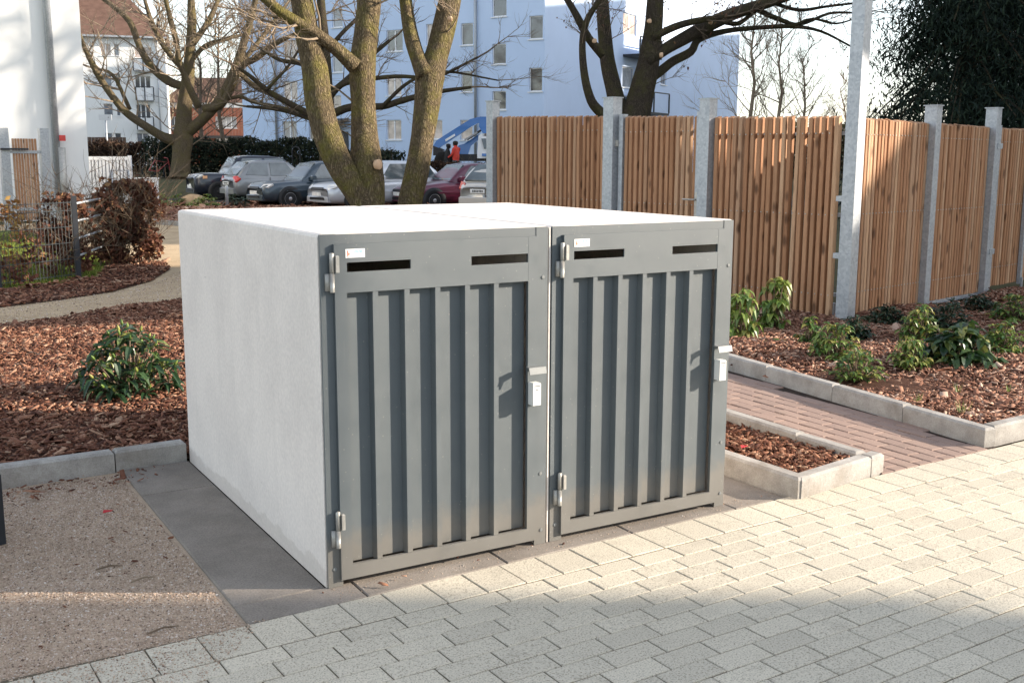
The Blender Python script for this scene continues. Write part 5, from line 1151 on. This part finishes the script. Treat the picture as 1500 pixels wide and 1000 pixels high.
    MB().cbox(X(1.0)-.03,X(1.0)+.10,-W*.40,W*.40,.30,.52,.05).build('rear_bumper', pm if style != 'suv' else MAT['trim'], root)
    return root
toward = math.atan2((-RIGHT*math.cos(math.radians(37))-FWD*math.sin(math.radians(37))).y, (-RIGHT*math.cos(math.radians(37))-FWD*math.sin(math.radians(37))).x)
def hd(deg): v = -RIGHT*math.cos(math.radians(deg))-FWD*math.sin(math.radians(deg)); return math.atan2(v.y,v.x)
car('black boxy off road car with nose to the left, leftmost of the parked cars', 320, 291, hd(30), 3.9, 1.68, 1.62, (.012,.016,.028), 'suv')
car('grey hatchback parked tail first showing its red tail light', 376, 294, hd(35)+PI, 3.9, 1.68, 1.46, (.20,.21,.22), 'hatch', ref='rear')
car('dark blue green hatchback with nose to the left, left of the silver car', 424, 303, hd(36), 3.9, 1.66, 1.45, (.035,.055,.075), 'hatch')
car('silver hatchback mostly hidden behind the two stemmed tree', 520, 306, hd(38), 4.2, 1.76, 1.48, (.55,.57,.60), 'hatch')
car('maroon saloon car between the forked tree and the fence', 635, 306, hd(30), 4.5, 1.74, 1.42, (.10,.012,.035), 'sedan')
car('beige white hatchback seen from behind at the left fence post', 758, 312, hd(52)+PI, 4.1, 1.75, 1.46, (.58,.55,.50), 'hatch', ref='rear')

# ------------------------------------------------------------------ blue lift truck and two people behind the hedge
DT = 49
tr = thing('lift_truck', 'white truck carrying a folded blue boom lift behind the brown hedge', 'truck', cw(0,DT,.5))
tr_o = Vector(tr.location); blue = paint('blue_paint', (.02,.14,.42), 0); wht = paint('white_paint', (.72,.73,.74), 0)
def tp(u,v,dd=0): return at(u,v,DT+dd)-tr_o
def beam(name, poly, w, mat, dd=0):
    P = [tp(u,v,dd) for u,v in poly]; k = len(P); m = MB().add([p-FWD*w/2 for p in P]+[p+FWD*w/2 for p in P], [tuple(range(k-1,-1,-1)),tuple(range(k,2*k))]+[(i,(i+1)%k,(i+1)%k+k,i+k) for i in range(k)]); return m.build(name, mat, tr)
beam('boom', [(634,216),(640,206),(689,175),(700,172),(716,172),(716,180),(700,181),(690,186),(650,213),(640,219)], .6, blue)
beam('boom_tip', [(703,171.5),(722,171.5),(724,197),(708,197),(702,186)], .75, blue, .05)
beam('lower_arm', [(668,226),(672,213),(680,211),(702,197),(706,201),(690,214),(686,226)], .5, blue, .3)
beam('ram', [(680,204),(699,193),(700,195),(681,206.5)], .15, simple('ram_grey', (.3,.3,.3), .4), -.35)
beam('boom_lettering', [(652,204.5),(666,196),(667,199),(653,207.5)], .02, wht, -.32)
beam('boom_gap_shade', [(684,203),(706,188.5),(707,191),(685,206)], .3, MAT['trim'], .1)  # black strip painting the shade in the gap under the boom
beam('cab', [(700,224),(702,199),(706,197),(740,197),(742,212),(742,232),(700,232)], 1.9, wht, .2)
beam('cab_window', [(705,203),(718,203),(720,218),(709,218)], .05, MAT['car_glass'], -.78)
beam('cab_stripe', [(706,225),(735,225),(735,229),(706,229)], .04, blue, -.79)
beam('chassis', [(640,226),(745,226),(745,236),(640,236)], 1.6, MAT['trim'], .3)
beam('flatbed', [(636,214),(650,219),(650,228),(636,228)], 1.4, MAT['trim'], .2)
for u in (650,725): MB().lathe(tp(u,236,-.5), -FWD, [(.25,0),(.42,.02),(.42,.22),(.24,.25),(0,.24)], 18).build('wheel', MAT['tyre'], tr, True)
def person(label, u, v, d, top, trouser, hair, turn, bend):
    b = at(u,v,d); base = Vector((b.x,b.y,hz(b.x,b.y))); hgt = b.z-base.z; s = hgt/1.74
    root = thing('person', label, 'person', base, turn, 'people beside the lift truck')
    me = bpy.data.meshes.new('body'); V = [(0,0,.92),(0,0,1.15),(.02*bend,0,1.38),(.05*bend,0,1.50),(.08*bend,0,1.60),(.08*bend,0,1.70),
         (0,.19,1.40),(.06,.25,1.14),(.24,.20,1.04),(.32,.18,1.03),(0,-.19,1.40),(.06,-.25,1.14),(.24,-.2,1.04),(.32,-.18,1.03),
         (0,.09,.88),(.03,.10,.48),(0,.11,.08),(.13,.12,.04),(0,-.09,.88),(.05,-.10,.48),(0,-.11,.08),(.13,-.12,.04)]
    E = [(0,1),(1,2),(2,3),(3,4),(4,5),(2,6),(6,7),(7,8),(8,9),(2,10),(10,11),(11,12),(12,13),(0,14),(14,15),(15,16),(16,17),(0,18),(18,19),(19,20),(20,21)]
    R = [.16,.15,.15,.065,.10,.085,.075,.055,.045,.045,.075,.055,.045,.045,.10,.075,.055,.05,.10,.075,.055,.05]
    me.from_pydata([Vector(v)*s for v in V], E, []);
    o = link('body', me, top, root); md = o.modifiers.new('skin','SKIN')
    for i, r in enumerate(R): me.skin_vertices[0].data[i].radius = (r*s,r*s*(1.25 if i in (0,1,2) else 1))
    me.skin_vertices[0].data[0].use_root = True
    su = o.modifiers.new('sub','SUBSURF'); su.levels = 1; su.render_levels = 2; md.use_smooth_shade = True
    hd_ = MB().lathe(Vector((.08*bend,0,1.62))*s, UP, [(.085*s,-.06*s),(.118*s,.0),(.122*s,.06*s),(.095*s,.12*s),(.0,.14*s)], 14); hd_.build('hair', hair, o, True)
    fc = MB().lathe(Vector((.08*bend+.075,0,1.60))*s, Vector((1,0,0)), [(.078*s,0),(.07*s,.025*s),(.035*s,.045*s),(0,.05*s)], 12); fc.build('face', simple('skin', (.5,.3,.22), .6), o, True)
    MB().tube([Vector((0,.09,.90))*s,Vector((.03,.10,.48))*s,Vector((0,.11,.10))*s],[.12*s,.095*s,.085*s],10).tube([Vector((0,-.09,.90))*s,Vector((.05,-.10,.48))*s,Vector((0,-.11,.10))*s],[.12*s,.095*s,.085*s],10).build('trousers', trouser, o, True)
    return root
person('person in a bright red top standing by the blue boom', 668, 207, 47.6, simple('red_jacket', (.62,.06,.04), .8), simple('grey_trousers', (.08,.08,.09), .9), simple('dark_hair', (.02,.016,.014), .8), -YAW+2.6, .4)
person('person in black clothes left of the one in red', 655, 211, 47.8, simple('black_jacket', (.018,.018,.022), .8), simple('black_trousers', (.02,.02,.022), .9), simple('black_hair', (.014,.012,.012), .8), -YAW+.4, .8)

# ------------------------------------------------------------------ unseen houses and trees added out of frame to cast shade
def gable_house(label, x0, x1, d0, d1, z, ridge, mat):  # unseen building added as a shade caster, height set by the shade line
    b = cw(x0,d0,-.05); root = thing('shade_house', label, 'house', b)
    q = lambda x,y,zz: RIGHT*x+FWD*y+UP*zz; w, l = x1-x0, d1-d0
    MB().add([q(0,0,0),q(w,0,0),q(w,l,0),q(0,l,0),q(0,0,z),q(w,0,z),q(w,l,z),q(0,l,z),q(0,l*.5,z+ridge),q(w,l*.5,z+ridge)], [(0,1,5,4),(1,2,6,9,5),(2,3,7,6),(3,0,4,8,7)]).build('wall', mat, root)
    MB().add([q(-.3,-.3,z),q(w+.3,-.3,z),q(w+.3,l*.5,z+ridge+.05),q(-.3,l*.5,z+ridge+.05),q(-.3,l+.3,z),q(w+.3,l+.3,z)], [(0,1,2,3),(3,2,5,4)]).build('roof', MAT['roof'], root)
    wn = MB()
    for i in range(3):
        for j in range(2): wn.obox(Vector((0,0,0)), FWD, -RIGHT, UP, (1.5+i*(l-3)/3, 2.7+i*(l-3)/3), (.01,.05), (1+j*2.8,2.3+j*2.8))
    wn.build('window', MAT['glass'], root)
    return root
gable_house('unseen white house added right of the picture to shade the foreground', 16, 26, -16, 3.73, 9.0, 0.6, MAT['white_render'])
gable_house('unseen white house added right of the picture to shade the fence and tree stems', 24, 34, 9.2, 19.5, 7.3, 4.16, MAT['white_render'])
gable_house('unseen tall white block added right of the picture to shade the far left gate and wall', 36, 46, 20.2, 33.2, 18.6, 0.8, MAT['white_render'])
gable_house('unseen long white block added right of the picture to shade the parked cars and blue gable', 46, 58, 33.6, 71, 25.5, 0.8, MAT['white_render'])
gable_house('unseen lower white block added right of the picture to shade the far end of the blue gable', 46, 58, 71.5, 90, 21.3, 0.8, MAT['white_render'])
gable_house('unseen white tower added right of the picture to shade the white apartment block', 46, 62, 97, 112, 40, 0.8, MAT['white_render'])
pb = cw(15, 11.3, -.05); pn = thing('shade_pine', 'unseen high crowned pine added right of the picture to shade the left path', 'tree', pb)  # unseen pine added so its crown shades the left path and mulch
MB().tube([Vector((0,0,0)),Vector((.1,0,3.5)),Vector((.05,.1,8.8))], [.16,.12,.05], 10).build('trunk', MAT['bark'], pn, True)
def pine_fn(rg, n):
    a = rg.normal(0,1,(n,3)); a /= np.linalg.norm(a,axis=1)[:,None]; q = rg.uniform(.3,1,n)**.5
    return a*q[:,None]*np.array([2.0,2.0,1.25])+np.array([0,0,8.1])
leaf_cloud('crown', pine_fn, 9000, .34, MAT['needles'], pn, 77, .5)
random.seed(31)
bt_ = cw(21, 27, -.05); st_ = thing('bare_tree', 'large bare tree right of the picture whose twigs shade the white house wall', 'tree', bt_)
m = MB(); t = MB(); m.tube([Vector((0,0,0)),Vector((.2,0,5)),Vector((0,.3,10)),Vector((.2,.2,18))], [.4,.33,.25,.06], 12)
for k in range(26):
    z = random.uniform(7,17); a = k*2.4; s_ = Vector((math.cos(a),math.sin(a),random.uniform(.1,.8)))
    twigs(m, Vector((.1,.2,z)), s_, random.uniform(3.5,6), .13, 1, n=4, sides=6); twigs(t, Vector((.1,.2,z)), s_+Vector((random.gauss(0,.4),random.gauss(0,.4),.2)), random.uniform(3.5,6), .06, 2, n=5)
m.build('trunk', MAT['bark'], st_, True); t.build('crown', MAT['twig'], st_, True)
